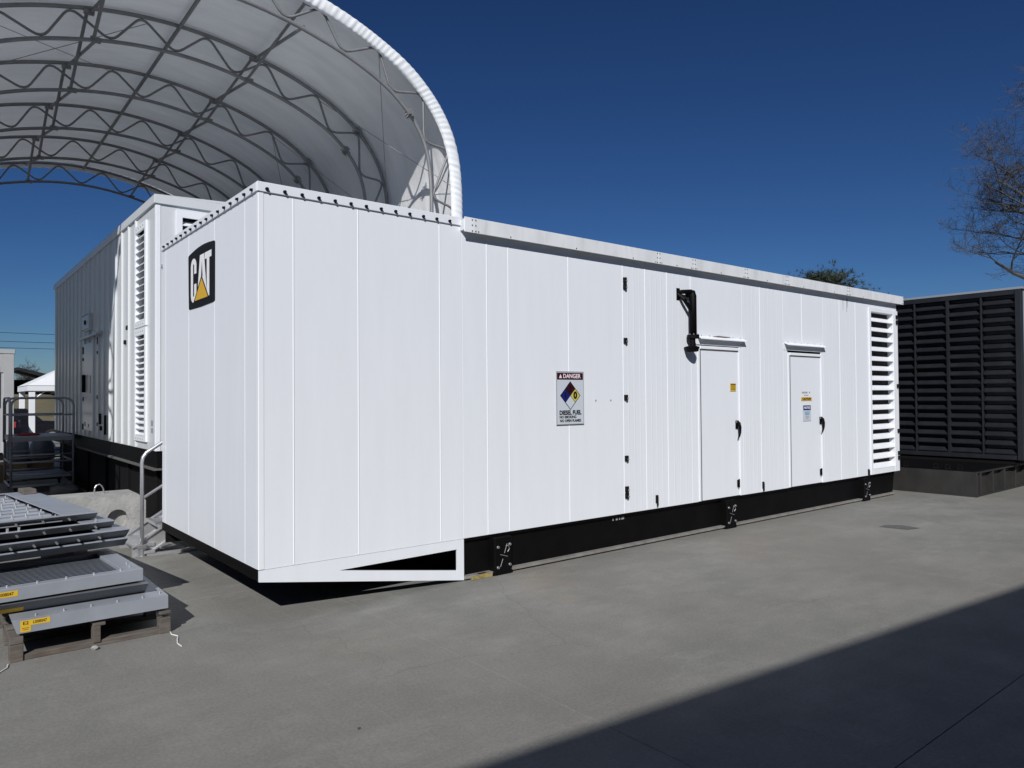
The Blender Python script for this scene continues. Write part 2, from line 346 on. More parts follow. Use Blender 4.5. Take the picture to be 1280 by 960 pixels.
# roof flange with bolts over the near section
m = MB(); m.bbox(-.016, LM, -.016, 0.002, ZT-.082, ZT+.004, .004); part('roof_flange', m, WHITE, c1)
m = MB(); m.bbox(-.0155, .002, .004, W+.01, ZT-.082, ZT+.003, .004); part('roof_flange', m, WHITE, c1)
m = MB(); m.bbox(-.012, LM, -.0, W, ZT-.01, ZT+.0015, .003); part('roof_sheet', m, WHITE_W, c1)
def bolt_mesh(r, h, mat, n=6):
    b = MB(); b.tube([(0, 0, 0), (0, -h*.35, 0)], r*1.25, 12); b.tube([(0, -h*.35, 0), (0, -h, 0)], r, n); me = b.mesh('bolt', mat); fixn(me); return me
bm_top = bolt_mesh(.0125, .022, BOLT)
for k in range(14): put('bolt', bm_top, c1, (.068+.1575*k, -.016, ZT-.055+.001*math.sin(k)))
for k in range(17): put('bolt', bm_top, c1, (-.016, .10+.186*k, ZT-.052), (0, 0, -PI/2))
# main roof with fascia
OV = .085
m = MB(); m.bbox(LM-.02, L+.13, -OV+.012, W+OV, 3.62, 3.742, .006); part('roof', m, WHITE_W, c1)
m = MB(); m.prism([(-OV+.0, 3.743), (W+OV, 3.743), (W/2, 3.80)], lambda u, v, d: (d, u, v), LM-.02, L+.13); part('roof_ridge', m, WHITE_W, c1)
fx = [LM-.02, 2.215, 5.164, 5.9, 7.127, 8.234, 10.2, L+.13]
for a, b in zip(fx, fx[1:]):
    m = MB(); m.bbox(a+.0015, b-.0015, -OV, -OV+.012, 3.602, 3.757, .002); f = part('fascia_panel', m, WHITE_W if a > 2.15 else WHITE2, c1)
    r = MB()
    for x in ([a+.03, a+.03, a+.03, b-.03, b-.03, b-.03] if a > 2.15 else []):
        pass
    cnt = max(1, int((b-a)/.75))
    pts = [(x, z) for x in ((a+.025, b-.025) if a > 2.15 else (b-.02,)) for z in (3.62, 3.68, 3.735)] + [(a+.06, 3.62), (b-.06, 3.62)]*(a > 2.15) + [(a+(b-a)*(k+.5)/cnt, 3.622) for k in range(cnt)]*(a > 2.15)
    for x, z in pts: r.cyl((x, -OV+.001, z), (x, -OV-.006, z), .0065, 6)
    stuff(part('rivet', r, BOLT, f))
ds = MB()
for x, z0_, w_ in ((10.17, 3.36, .012), (10.30, 3.33, .016), (10.33, 3.41, .010)): ds.prism([(x-w_, 3.57), (x+w_, 3.57), (x+w_*.4, z0_), (x-w_*.4, z0_)], YF, -.0014, -.0004)
stuff(part('drip_stain', ds, mk('drip_grime', (.36, .37, .36), .7), c1))
# skid beam
m = MB(); m.box(LM+.004, 12.08, .055, .075, .045, Z0-.006); m.box(LM+.004, 12.08, .02, .16, Z0-.03, Z0-.005)
m.prism([(12.08, .045), (12.16, Z0-.006), (12.08, Z0-.006)], YF, .055, .075)
part('skid_beam', m, BLACK, c1)
m = MB(); m.bbox(LM+.004, 12.02, -.022, .16, .018, .045, .003); part('skid_flange', m, FLANGE, c1)
m = MB(); m.box(LM+.004, 12.0, .6, .64, .01, Z0-.006); m.box(LM+.004, 12.0, W-.1, W-.06, .01, Z0-.006); m.box(.02, LM, W-.1, W-.06, .2, Z0-.006); m.box(.02, 12.0, .3, .34, .34, Z0-.006); part('cross_member', m, BLACKM, c1)
m = MB(); m.box(.01, LM, .03, W-.01, .345, Z0-.002); part('base_frame', m, BLACK, c1)
m = MB(); m.bbox(-.002, .02, .02, W, .337, Z0-.004, .003); part('base_end_beam', m, BLACK, c1)
# wedge skirt under the cantilevered section
sk = MB(); t0, t1 = -.006, .012
outer = [(0, Z0-.003), (0, .337), (LM, .010), (LM, Z0-.003)]
inner = [(.745, .325), (.745, .322), (2.034, .123), (2.034, .338)]
n4 = 4
V = [(u, d, v) for d in (t0, t1) for (u, v) in outer+inner]; F = []
for i in range(4):
    j = (i+1) % 4
    F += [(i, j, 4+j, 4+i), (8+i, 8+4+i, 8+4+j, 8+j), (i, 8+i, 8+j, j), (4+i, 4+j, 12+j, 12+i)]
sk.add(V, F); part('corner_skirt', sk, WHITE, c1)
# jacking pads
bz = bolt_mesh(.013, .018, STEEL); bzs = bolt_mesh(.008, .014, ZINC)
pads = MB(); pads.bbox(-.115, .115, -.045, .10, .0, .40, .006); pads.box(-.14, .14, -.03, .05, 0, .03); pad_me = pads.mesh('jacking_pad', BLACK); fixn(pad_me)
rib = MB(); rib.tube([(-.045, -.05, .22), (.05, -.052, .19)], .005, 6); rib.tube([(.03, -.05, .30), (.055, -.06, .31), (.07, -.06, .27), (.05, -.055, .24)], .005, 5); rib.tube([(.045, -.05, .325), (.01, -.05, .23)], .0035, 5); rib.tube([(-.012, -.05, .17), (-.045, -.05, .09)], .0035, 5); rib_me = rib.mesh('chain_hook', mk('worn_steel', (.25, .25, .27), .5, .5))
for x in (2.60, 6.74, 10.84):
    p = put('jacking_pad', pad_me, c1, (x, -.01, 0))
    for dx, dz in ((-.075, .30), (.085, .315), (-.075, .085), (.085, .10)): put('bolt', bz, p, (dx, -.045, dz))
    put('chain_hook', rib_me, p)
# doors
def door(x0, x1, z1, hx):
    fr = MB(); fw_ = .045; zb = Z0+.004; zt = z1+.02
    fr.bbox(x0-fw_, x0, -.009, .018, zb, zt, .004); fr.bbox(x1, x1+fw_, -.020, .018, zb, zt, .004); fr.bbox(x0+.001, x1-.001, -.0195, .018, z1-.025, zt-.001, .004)
    part('door_frame', fr, WHITE2, c1)
    d = MB(); d.bbox(x0+.020, x1-.006, -.004, .015, zb+.003, z1-.043, .004); D = part('door', d, WHITE, c1)
    g_ = MB(); g_.box(x0+.001, x0+.019, -.0075, .01, zb+.003, z1-.026); g_.box(x0+.0195, x1-.006, -.007, .01, z1-.042, z1-.0255); part('door_gasket', g_, mk('rubber_seal', (.10, .11, .125), .8), D)
    h = MB(); zc = 1.44
    h.bbox(hx-.032, hx+.022, -.024, -.0065, zc-.03, zc+.09, .006)
    h.tube([(hx-.012, -.028, zc+.08), (hx-.004, -.055, zc+.05), (hx+.010, -.06, zc-.01), (hx+.016, -.056, zc-.08), (hx+.012, -.048, zc-.13), (hx-.002, -.04, zc-.17)], [.019, .022, .021, .017, .013, .008], 8)
    part('handle', h, BLACK, D, smooth=True)
    h = MB(); h.cyl((hx-.02, -.024, zc+.07), (hx-.02, -.036, zc+.07), .010, 10); part('lock_cylinder', h, ZINC, D)
    for hz in (.62,):
        h = MB(); h.bbox(x1-.075, x1-.035, -.026, -.0105, hz-.05, hz+.05, .004); h.cyl((x1-.05, -.03, hz-.06), (x1-.05, -.03, hz+.06), .012, 8); part('door_stop', h, BLACK, D)
    return D
D1 = door(6.11, 7.02, 2.565, 6.955); D2 = door(8.41, 9.36, 2.545, 9.33)
def drip(x0, x1, z):
    m = MB(); m.prism([(-.001, z+.055), (-.008, z+.052), (-.072, z+.020), (-.072, z+.008), (-.069, z+.008), (-.066, z+.016), (-.001, z+.043)], lambda u, v, d: (d, u, v), x0, x1); p = part('drip_cap', m, WHITE2, c1)
    r = MB()
    for k in range(6): xx = x0+(x1-x0)*(k+.5)/6; r.cyl((xx, -.0, z+.068), (xx, -.010, z+.068), .007, 6)
    stuff(part('rivet', r, ZINC, p))
    return p
dc = drip(6.06, 7.17, 2.665)
m = MB(); m.prism([(6.42, 2.724), (6.55, 2.737), (6.84, 2.731), (6.70, 2.722)], lambda u, v, d: (u, d, v), -.010, -.002); part('rust_stain', m, RUST, c1)
drip(8.27, 9.48, 2.665)
# black breather pipe with bracket
vp = MB(); px = 5.86; py = -.088
vp.tube([(px, .0, 3.275), (px, -.04, 3.285), (px, py+.01, 3.28), (px, py, 3.24), (px, py, 3.1), (px, py, 2.70)], .050, 14)
pipe = part('breather_pipe', vp, BLACK, c1, smooth=True)
m = MB(); m.cyl((px, py, 2.665), (px, py, 2.715), .082, 16); part('flange', m, BLACK, pipe, smooth=False)
m = MB(); m.cyl((px-.02, py, 2.54), (px-.02, py, 2.66), .042, 12); m.tube([(px-.03, py, 2.565), (px-.03, py, 2.55), (px-.03, py, 2.49), (px-.03, py, 2.485)], [.05, .105, .085, .06], 14); part('rain_trap', m, BLACK, pipe)
m = MB(); m.tube([(px-.20, 0, 3.28), (px-.19, -.06, 3.285), (px-.03, py, 3.30)], .030, 8); m.tube([(px-.21, 0, 3.26), (px-.17, -.07, 3.19), (px-.02, py, 3.03)], .026, 8); m.bbox(px-.24, px-.17, -.010, -.001, 3.18, 3.34, .003); part('bracket', m, BLACK, pipe)
m = MB()
for k in range(8): a = k*PI/4; m.cyl((px+.067*math.cos(a), py+.067*math.sin(a), 2.715), (px+.067*math.cos(a), py+.067*math.sin(a), 2.727), .008, 6)
part('bolt', m, ZINC, pipe)
# louvre at far end
lx0, lx1, lz0, lz1 = 11.16, 12.05, .53, 3.40
m = MB(); m.bbox(11.085, lx0, -.022, .016, Z0+.004, 3.476, .004); m.bbox(lx1, L+.002, -.022, .016, Z0+.004, 3.476, .004); m.bbox(lx0+.001, lx1-.001, -.0215, .016, lz1, 3.475, .004); m.bbox(lx0+.001, lx1-.001, -.0215, .016, Z0+.005, lz0, .004)
m.box(lx0-.012, lx0-.0005, .0165, .092, lz0, lz1); m.box(lx1+.0005, lx1+.012, .0165, .092, lz0, lz1); m.box(lx0, lx1, .0165, .092, lz1+.0005, lz1+.012); lv = part('louver', m, WHITE2, c1)
m = MB(); m.box(lx0-.005, lx1+.005, .092, .098, lz0-.005, lz1+.005); part('louver_backing', m, DARK, lv)
NB = 16; pit = (lz1-lz0)/NB
bl = MB(); bl.prism([(-.018, 0), (-.018, .012), (.088, pit*.50+.008), (.088, pit*.50)], lambda u, v, d: (d, u, v), .002, lx1-lx0-.002)
bl_me = bl.mesh('louver_blade', WHITE2); fixn(bl_me)
for k in range(NB): put('louver_blade', bl_me, lv, (lx0, 0, lz0+.004+pit*k))
# hinge blocks along seam and along the right edge
hb = MB(); hb.bbox(-.03, .03, -.022, 0, -.035, .035, .004); hb.cyl((.0, -.026, -.035), (.0, -.026, .035), .011, 8); hb_me = hb.mesh('hinge', BOLT); fixn(hb_me)
hd = MB(); hd.cyl((.004, -.026, -.01), (.004, -.040, -.01), .012, 8); hd_me = hd.mesh('hinge_pin', ZINC); fixn(hd_me)
for z in (3.345, 3.265, 2.587, 1.876, 1.117, .735, .655):
    h = put('hinge', hb_me, c1, (4.60, 0, z)); put('hinge_pin', hd_me, h)
for z in (3.36, 3.26, 2.05, 1.2, .78, .69): put('hinge', hb_me, c1, (12.18, -.022, z))
for x, z in ((5.17, .56), (7.62, .54), (11.0, .5)):
    h = MB(); h.bbox(-.022, .022, -.02, -.001, -.05, .05, .004); h.cyl((0, -.022, -.09), (0, -.022, .03), .012, 8); part('lift_latch', h, BOLT, c1, (x if x < 10 else 11.0, 0, z))
for x in (4.07, 4.33):
    h = MB(); h.cyl((x, 0, 1.845), (x, -.006, 1.845), .011, 8); part('screw', h, GREYINK, c1)
# warning sign
sg = MB(); sg.bbox(3.425, 3.853, -.014, -.009, 1.575, 2.18, .001); S = part('danger_sign', sg, SIGNW, c1)
m = MB()
for a in ((3.421, 3.857, 2.178, 2.186), (3.421, 3.857, 1.569, 1.577)): m.box(a[0], a[1], -.0165, -.009, a[2], a[3])
for a in ((3.421, 3.429), (3.849, 3.857)): m.box(a[0], a[1], -.0165, -.009, 1.577, 2.178)
part('sign_frame', m, GREYINK, S)
m = MB(); m.box(3.432, 3.846, -.0150, -.0141, 2.09, 2.17); part('header_band', m, RED, S)
text('DANGER', .068, LETPINK, S, (3.665, -.0155, 2.130), RF, sx=1.02, bold=.0015)
m = MB(); m.prism([(3.462, 2.108), (3.51, 2.108), (3.486, 2.155)], YF, -.0158, -.0151); part('warning_triangle', m, LETPINK, S)
cxs, czs, q = 3.64, 1.905, .155
def dia(cx, cz, r, rz=None): rz = rz or r*1.03; return [(cx-r, cz), (cx, cz-rz), (cx+r, cz), (cx, cz+rz)]
m = MB(); m.prism(dia(cxs, czs, q+.008), YF, -.0148, -.0141); part('hazard_diamond', m, INK, S)
h = q/2
for (dx, dz, mt, nm) in ((0, h, RED, 'red'), (-h, 0, BLUE, 'blue'), (h, 0, mk('pale_yellow_ink', (.55, .47, .09), .5), 'yellow'), (0, -h, SIGNW, 'white')):
    m = MB(); m.prism(dia(cxs+dx, czs+dz*1.03, h-.004), YF, -.0156, -.0149); part('hazard_square', m, mt, S)
text('2', .10, INK, S, (cxs, -.0164, czs+h), RF, bold=.003); text('1', .09, INK, S, (cxs-h, -.0164, czs), RF, bold=.002); text('0', .11, INK, S, (cxs+h, -.0164, czs), RF, bold=.006)
text('DIESEL FUEL', .068, INK, S, (3.64, -.0148, 1.705), RF, sx=.95, bold=.003)
text('NO SMOKING', .042, INK, S, (3.60, -.0148, 1.655), RF, sx=1.0, bold=.0015); text('NO OPEN FLAMES', .042, INK, S, (3.64, -.0148, 1.612), RF, sx=.98, bold=.0015)
# door stickers
m = MB(); m.bbox(6.81, 6.945, -.0125, -.0101, 1.955, 2.065, .0005); s1 = part('yellow_sticker', m, YELLOW, D1)
m = MB()
for z in (1.975, 1.995, 2.012, 2.03): m.box(6.825, 6.93, -.0132, -.0126, z, z+.006)
m.box(6.815, 6.94, -.0132, -.0126, 2.048, 2.062)
part('printed_lines', m, INK, s1)
m = MB()
for a, b, z, h_ in ((8.77, 8.80, 1.915, .03), (8.81, 8.85, 1.915, .03), (8.86, 8.89, 1.915, .03), (8.90, 8.94, 1.915, .03), (8.99, 9.02, 1.915, .03), (8.83, 8.97, 1.88, .012)): m.box(a, b, -.0052, -.0041, z, z+h_)
stuff(part('printed_lines', m, GREYINK, D2))
m = MB(); m.bbox(8.74, 9.06, -.0122, -.0101, 1.80, 1.855, .0005); s2 = part('caution_sticker', m, YELLOW, D2)
text('CAUTION', .05, INK, s2, (8.90, -.013, 1.828), RF, sx=1.15, bold=.002)
m = MB(); m.bbox(8.785, 9.03, -.0122, -.0101, 1.47, 1.73, .0005); s3 = part('notice_sticker', m, SIGNW, D2)
m = MB(); m.box(8.795, 9.02, -.0130, -.0123, 1.645, 1.722); part('blue_band', m, BLUE, s3)
text('NOTICE', .052, LETW, s3, (8.908, -.0138, 1.683), RF, sx=.98, bold=.001)
m = MB()
for z, a, b in ((1.61, 8.83, 8.99), (1.588, 8.84, 8.98), (1.566, 8.84, 8.97)): m.box(a, b, -.0130, -.0123, z, z+.012)
part('printed_lines', m, LBLUE, s3)
m = MB()
for z, a, b in ((1.54, 8.85, 8.97), (1.52, 8.86, 8.96), (1.50, 8.86, 8.95)): m.box(a, b, -.0130, -.0123, z, z+.008)
part('printed_lines', m, GREYINK, s3)
# stencilled marks on the skid
for x, w_ in ((4.40, .02), (4.46, .035), (4.52, .02), (4.56, .05)):
    m = MB(); m.box(x, x+w_, .0535, .055, .355, .385); part('paint_mark', m, GREYINK, c1)
m = MB(); m.bbox(2.2, 2.46, -.05, .03, 0.0, .035, .004); m.box(2.3, 2.4, -.04, .02, .035, .045); part('wood_shim', m, mk('yellow_wood', (.30, .24, .09), .8, var=.4, vscale=20), c1)
# emblem on end face (u runs to the viewer's right = -Y)
def EF(u, v, d): return (d, 2.12-.945*u, 2.857+.60*v)
def rpoly(pts, r, n=5):
    out = []
    for i, p in enumerate(pts):
        p = Vector(p); a = Vector(pts[i-1]); b = Vector(pts[(i+1) % len(pts)])
        ra = min(r, (a-p).length/2.05); rb_ = min(r, (b-p).length/2.05)
        s0 = p+(a-p).normalized()*ra; s1 = p+(b-p).normalized()*rb_
        for k in range(n+1):
            t = k/n; out.append(tuple(s0*(1-t)**2+p*2*t*(1-t)+s1*t*t))
    return out
top = [(1-.01-.98*k/10, 1.0+.055*math.sin(PI*k/10)-.03*(k/10)) for k in range(0, 11)]
base = [(.03, 0), (.5, -.012), (.985, .0)] + top
m = MB(); m.prism(rpoly(base, .035, 3), EF, -.003, -.0005); E_ = part('emblem', m, INK, c1, (-.002, 0, 0))
E_['label'] = 'black rounded emblem with white letters and a yellow triangle'
d0, d1 = -.0045, -.0031
def let(name, polys, mat, a=d0, b=d1):
    m = MB()
    for p in polys: m.prism(p, EF, a, b)
    return part(name, m, mat, E_)
# letter C as strips
def arc(cx, cy, rx, ry, a0, a1, n=8): return [(cx+rx*math.cos(a0+(a1-a0)*k/n), cy+ry*math.sin(a0+(a1-a0)*k/n)) for k in range(n+1)]
C_out = [(.33, .60)]+[(.33, .74)]+arc(.225, .74, .105, .14, 0, PI)[1:]+[(.12, .24)]+arc(.225, .24, .105, .14, PI, 2*PI)[1:]+[(.33, .42)]
C_in = [(.25, .60)]+[(.25, .745)]+arc(.225, .745, .025, .035, 0, PI)[1:]+[(.20, .235)]+arc(.225, .235, .025, .035, PI, 2*PI)[1:]+[(.25, .42)]
cm = MB(); nC = len(C_out)
Vc = [EF(u, v, d) for d in (d0, d1) for (u, v) in C_out+C_in]; Fc = []
for i in range(nC-1):
    Fc += [(i, i+1, nC+i+1, nC+i), (2*nC+i, 3*nC+i, 3*nC+i+1, 2*nC+i+1), (i, 2*nC+i, 2*nC+i+1, i+1), (nC+i, nC+i+1, 3*nC+i+1, 3*nC+i)]
Fc += [(0, nC, 3*nC, 2*nC), (nC-1, 3*nC-1, 4*nC-1, 2*nC-1)]
cm.add(Vc, Fc); part('letter', cm, LETW, E_)
let('letter', [[(.365, .16), (.715, .16), (.612, .88), (.468, .88)]], LETW)
let('letter', [[(.640, .77), (.875, .77), (.875, .88), (.640, .88)], [(.715, .13), (.80, .13), (.80, .771), (.715, .771)]], LETW)
let('letter_gap', [[(.512, .50), (.568, .50), (.541, .76)]], INK, -.0052, -.0046)
let('triangle_outline', [[(.22, .095), (.80, .095), (.53, .53)]], INK, -.0055, -.0046)
let('triangle', [[(.275, .12), (.755, .12), (.53, .475)]], EMBY, -.0065, -.0056)

# ================================================================== SECOND GENERATOR CONTAINER
X2, Y2, Y2E, ZB2, ZT2, W2 = .30, 4.86, 15.1, 1.17, 4.80, 3.25
c2 = thing('generator_container', 'raised white generator container half shaded under the tent, with tall louvers', 'generator', (X2, Y2, 0))
LY = Y2E-Y2
m = MB(); m.box(.12, W2, .12, LY, ZB2+.005, ZT2-.12); part('inner_wall', m, DARK, c2)
yb = [0, .42]; ybs = [.42, 1.22]
ycuts = [1.22]
while ycuts[-1] < LY-.4: ycuts.append(ycuts[-1]+.505)
ycuts[-1] = LY
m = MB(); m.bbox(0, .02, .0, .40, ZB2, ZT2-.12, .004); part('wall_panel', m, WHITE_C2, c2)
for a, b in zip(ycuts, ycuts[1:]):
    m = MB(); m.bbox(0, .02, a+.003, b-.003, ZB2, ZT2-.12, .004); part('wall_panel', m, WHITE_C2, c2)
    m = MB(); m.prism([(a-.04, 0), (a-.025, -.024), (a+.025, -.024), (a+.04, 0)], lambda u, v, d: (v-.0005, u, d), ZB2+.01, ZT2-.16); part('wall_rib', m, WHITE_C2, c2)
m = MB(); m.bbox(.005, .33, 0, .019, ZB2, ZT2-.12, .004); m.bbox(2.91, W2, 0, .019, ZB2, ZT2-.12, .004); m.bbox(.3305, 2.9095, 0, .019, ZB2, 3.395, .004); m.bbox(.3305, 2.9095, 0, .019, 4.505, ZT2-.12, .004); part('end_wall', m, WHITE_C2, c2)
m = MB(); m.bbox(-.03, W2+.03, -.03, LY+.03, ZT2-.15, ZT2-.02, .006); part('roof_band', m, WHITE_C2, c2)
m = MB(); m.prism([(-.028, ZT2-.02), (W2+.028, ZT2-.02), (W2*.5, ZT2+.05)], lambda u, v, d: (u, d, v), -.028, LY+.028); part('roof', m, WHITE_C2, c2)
def louver(par, u0, u1, z0, z1, n, face, name='louver'):
    # face 'X': on the -X side (u = y) ; 'Y': on the -Y side (u = x)
    P = (lambda u, v, d: (d, u, v)) if face == 'X' else (lambda u, v, d: (u, d, v))
    f = MB()
    for (a, b, c, d_) in ((u0-.08, u0, z0-.08, z1+.10), (u1, u1+.08, z0-.08, z1+.10), (u0+.0, u1-.0, z0-.08, z0), (u0+.0, u1-.0, z1, z1+.10)):
        f.prism([(a, c), (b, c), (b, d_), (a, d_)], P, -.03, -.0008)
    f.prism([(u0-.012, z0), (u0, z0), (u0, z1), (u0-.012, z1)], P, -.0005, .085); f.prism([(u1, z0), (u1+.012, z0), (u1+.012, z1), (u1, z1)], P, -.0005, .085)
    o = part(name, f, WHITE2, par)
    bk = MB(); bk.prism([(u0, z0), (u1, z0), (u1, z1), (u0, z1)], P, .085, .09); part('louver_backing', bk, DARK, o)
    p = (z1-z0)/n
    b = MB(); b.prism([(-.025, 0), (-.025, .012), (.08, p*.62+.01), (.08, p*.62)], (lambda u, v, d: (u, d, v)) if face == 'X' else (lambda u, v, d: (d, u, v)), u0+.001, u1-.001)
    me = b.mesh('louver_blade', WHITE2); fixn(me)
    for k in range(n): put('louver_blade', me, o, (0, 0, z0+.005+p*k))
    r = MB()
    for k in range(4):
        u = u0+(u1-u0)*(k+.5)/4
        for z in (z0-.04, z1+.05): r.add(*_cyl(P(u, z, -.030), P(u, z, -.038), .009))
    stuff(part('rivet', r, GREYINK, o))
    return o
def _cyl(a, b, r):
    t = MB(); t.cyl(a, b, r, 6); return t.v, t.f
louver(c2, .58, 1.16, 3.06, 4.42, 13, 'X'); louver(c2, .58, 1.16, 1.36, 2.86, 17, 'X')
louver(c2, .34, 2.9, 3.4, 4.50, 9, 'Y')
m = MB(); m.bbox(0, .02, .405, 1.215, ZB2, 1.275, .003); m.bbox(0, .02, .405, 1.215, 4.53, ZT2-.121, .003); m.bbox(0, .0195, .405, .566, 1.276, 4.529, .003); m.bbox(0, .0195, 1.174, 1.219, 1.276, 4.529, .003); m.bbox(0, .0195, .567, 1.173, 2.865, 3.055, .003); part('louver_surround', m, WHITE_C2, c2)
m = MB(); m.bbox(-.008, .06, -.008, .06, ZB2, ZT2-.155, .006); part('corner_post', m, WHITE2, c2)
# shaded service door, control box, latches
m = MB(); m.bbox(-.03, -.001, 4.75, 5.75, 1.3, 3.02, .006); dd = part('door', m, WHITE_C2, c2)
m = MB(); m.bbox(-.09, -.03, 5.55, 5.63, 2.05, 2.4, .01); part('handle', m, BLACK, dd)
m = MB(); m.prism([(0, 3.16), (-.12, 3.12), (-.12, 3.09), (0, 3.11)], lambda u, v, d: (u, d, v), 3.85, 5.95); part('drip_cap', m, WHITE_C2, c2)
m = MB(); m.bbox(-.10, -.001, 4.8, 5.5, 3.24, 3.56, .01); bx = part('control_box', m, WHITE_C2, c2)
m = MB(); m.cyl((-.10, 5.1, 3.4), (-.125, 5.1, 3.4), .045, 10); part('knob', m, BLACK, bx)
m = MB()
for k in range(9):
    for z in (3.26, 3.54): m.cyl((-.10, 4.84+.078*k, z), (-.108, 4.84+.078*k, z), .008, 6)
stuff(part('rivet', m, BOLT, bx))
for (y, z, hy, hz) in ((1.76, 3.04, .10, .05), (1.95, 2.82, .05, .05), (4.3, 3.0, .04, .1), (5.9, 2.9, .04, .1), (4.3, 2.78, .05, .04), (5.9, 2.72, .05, .04), (5.0, 2.2, .03, .25), (4.3, 1.95, .04, .05), (5.85, 1.92, .04, .06), (4.1, 1.55, .04, .14), (4.3, 1.45, .05, .05), (5.6, 1.42, .08, .06), (5.2, 1.4, .05, .05), (4.0, 1.38, .05, .06), (5.9, 1.36, .05, .09), (3.6, 1.45, .02, .25)):
    m = MB(); m.bbox(-.035, -.001, y-hy*.6, y+hy*.6, z-hz*.7, z+hz*.7, .006); part('latch', m, BOLT, c2)
m = MB(); m.bbox(-.003, -.0005, .16, .28, 1.52, 1.60, .0005); m.bbox(-.003, -.0005, .16, .27, 1.42, 1.49, .0005); part('rating_plate', m, GREYINK, c2)
m = MB(); m.bbox(.06, .22, -.03, -.0005, 3.75, 3.80, .004); part('bracket', m, GREYINK, c2)
m = MB(); m.box(.02, W2-.02, .02, LY-.02, .93, ZB2-.003); part('base_frame', m, BLACK, c2)
m = MB(); m.bbox(-.03, .2, .0, LY, .90, .93, .003); part('frame_flange', m, mk('sunlit_flange', (.10, .10, .10), .8), c2)  # grey stands in for sun catching the black frame's lower flange
m = MB(); m.box(.12, W2-.1, .08, LY-.05, .02, .90); part('fuel_tank', m, BLACKM, c2)
for k in range(6):
    m = MB(); m.box(.08, W2-.1, .3+1.9*k, .42+1.9*k, 0, .899); part('support_leg', m, BLACKM, c2)

# ================================================================== TENT
XC, HW, YF0, SP = 1.12, 4.15, 4.70, 2.44
prof_half = [(0, 8.37), (.55, 8.345), (1.1, 8.27), (1.6, 8.16), (2.1, 8.02), (2.6, 7.83), (3.05, 7.60), (3.4, 7.34), (3.7, 7.03), (3.93, 6.66), (4.07, 6.25), (4.13, 5.8), (4.15, 5.2), (4.15, 4.0), (4.15, 2.6), (4.15, 1.2), (4.15, 0)]
def smooth_profile(ph, off=0.0):
    P = [(-x, z) for x, z in ph[::-1]][:-1]+ph
    # offset along normals
    out = []
    for i, (x, z) in enumerate(P):
        a = P[max(0, i-1)]; b = P[min(len(P)-1, i+1)]; t = Vector((b[0]-a[0], b[1]-a[1])).normalized(); nrm = Vector((-t.y, t.x))
        out.append((XC+x+nrm.x*off, max(0.0, z+nrm.y*off)))
    # catmull-rom resample
    res = []
    for i in range(len(out)-1):
        p0, p1, p2, p3 = (Vector(out[max(0, i-1)]), Vector(out[i]), Vector(out[i+1]), Vector(out[min(len(out)-1, i+2)]))
        for k in range(3):
            t = k/3; q = .5*((2*p1)+(p2-p0)*t+(2*p0-5*p1+4*p2-p3)*t*t+(3*p1-p0-3*p2+p3)*t**3); res.append((q.x, q.y))
    res.append(out[-1]); return res
PO = smooth_profile(prof_half, 0.0); PI_ = smooth_profile(prof_half, -.50); PF = smooth_profile(prof_half, .075)
def arclen(P):
    s = [0]
    for a, b in zip(P, P[1:]): s.append(s[-1]+math.hypot(b[0]-a[0], b[1]-a[1]))
    return s
def at(P, S, t):
    t = max(0, min(S[-1], t))
    for i in range(len(S)-1):
        if S[i+1] >= t:
            k = (t-S[i])/max(1e-9, S[i+1]-S[i]); return (P[i][0]*(1-k)+P[i+1][0]*k, P[i][1]*(1-k)+P[i+1][1]*k)
    return P[-1]
tent = thing('fabric_shelter', 'large white arched fabric shelter on grey trusses over the second generator', 'tent', (0, 0, 0))
NT = 6
# fabric cover: sags slightly between trusses
cov = MB(); NYc = 8*(NT-1)+1; nP = len(PF); vs = []
for j in range(NYc):
    y = YF0-.06+(SP*(NT-1)+.12)*j/(NYc-1); sag = .05*math.sin(PI*((j % 8)/8.0))
    for i, (x, z) in enumerate(PF):
        a = PF[max(0, i-1)]; b = PF[min(nP-1, i+1)]; t = Vector((b[0]-a[0], b[1]-a[1])).normalized()
        wr = .010*math.sin(i*1.9+.8*math.sin(j*1.3))*math.sin(j*2.3+i*.7)
        vs.append((x+t.y*(sag+wr), y, max(0, z-t.x*(sag+wr))))
cov.add(vs, [(j*nP+i, j*nP+i+1, (j+1)*nP+i+1, (j+1)*nP+i) for j in range(NYc-1) for i in range(nP-1)])
part('fabric_cover', cov, FABRIC, tent, smooth=True)
# ruffled front and rear hems wrapped round the end tube
SF = arclen(PF)
def hem(yc, sgn):
    h = MB(); vs = []; N = 1100; K = 9
    for i in range(N+1):
        t = SF[-1]*i/N; p = at(PF, SF, t); q = at(PF, SF, min(SF[-1], t+.02)); r_ = at(PF, SF, max(0, t-.02)); T = Vector((q[0]-r_[0], q[1]-r_[1])).normalized(); Nn = Vector((-T.y, T.x))
        for k in range(K):
            a = PI*k/(K-1); sh = t+.10*k/(K-1)+.05*math.sin(t*1.7)
            amp = .55+.45*math.sin(t*3.1+1.3*math.sin(t*1.3)); ruf = .0085*amp*abs(math.sin(sh*22+1.7*math.sin(t*2.9)+.8*math.sin(t*7.3)))+.004*math.sin(sh*61+2*math.sin(t*4.1))
            rad = .115*math.cos(a); dep = .06*math.sin(a)**.5+ruf*math.sin(a)*1.5
            o = rad-.075
            vs.append((p[0]+Nn.x*(o+ruf*math.cos(a)*.4), yc+sgn*dep, max(0, p[1]+Nn.y*(o+ruf*math.cos(a)*.4))))
    h.add(vs, [(i*K+k, i*K+k+1, (i+1)*K+k+1, (i+1)*K+k) for i in range(N) for k in range(K-1)])
    return part('fabric_hem', h, PLASTW, tent, smooth=True)
hem(YF0-.05, -1); hem(YF0+SP*(NT-1)+.05, 1)
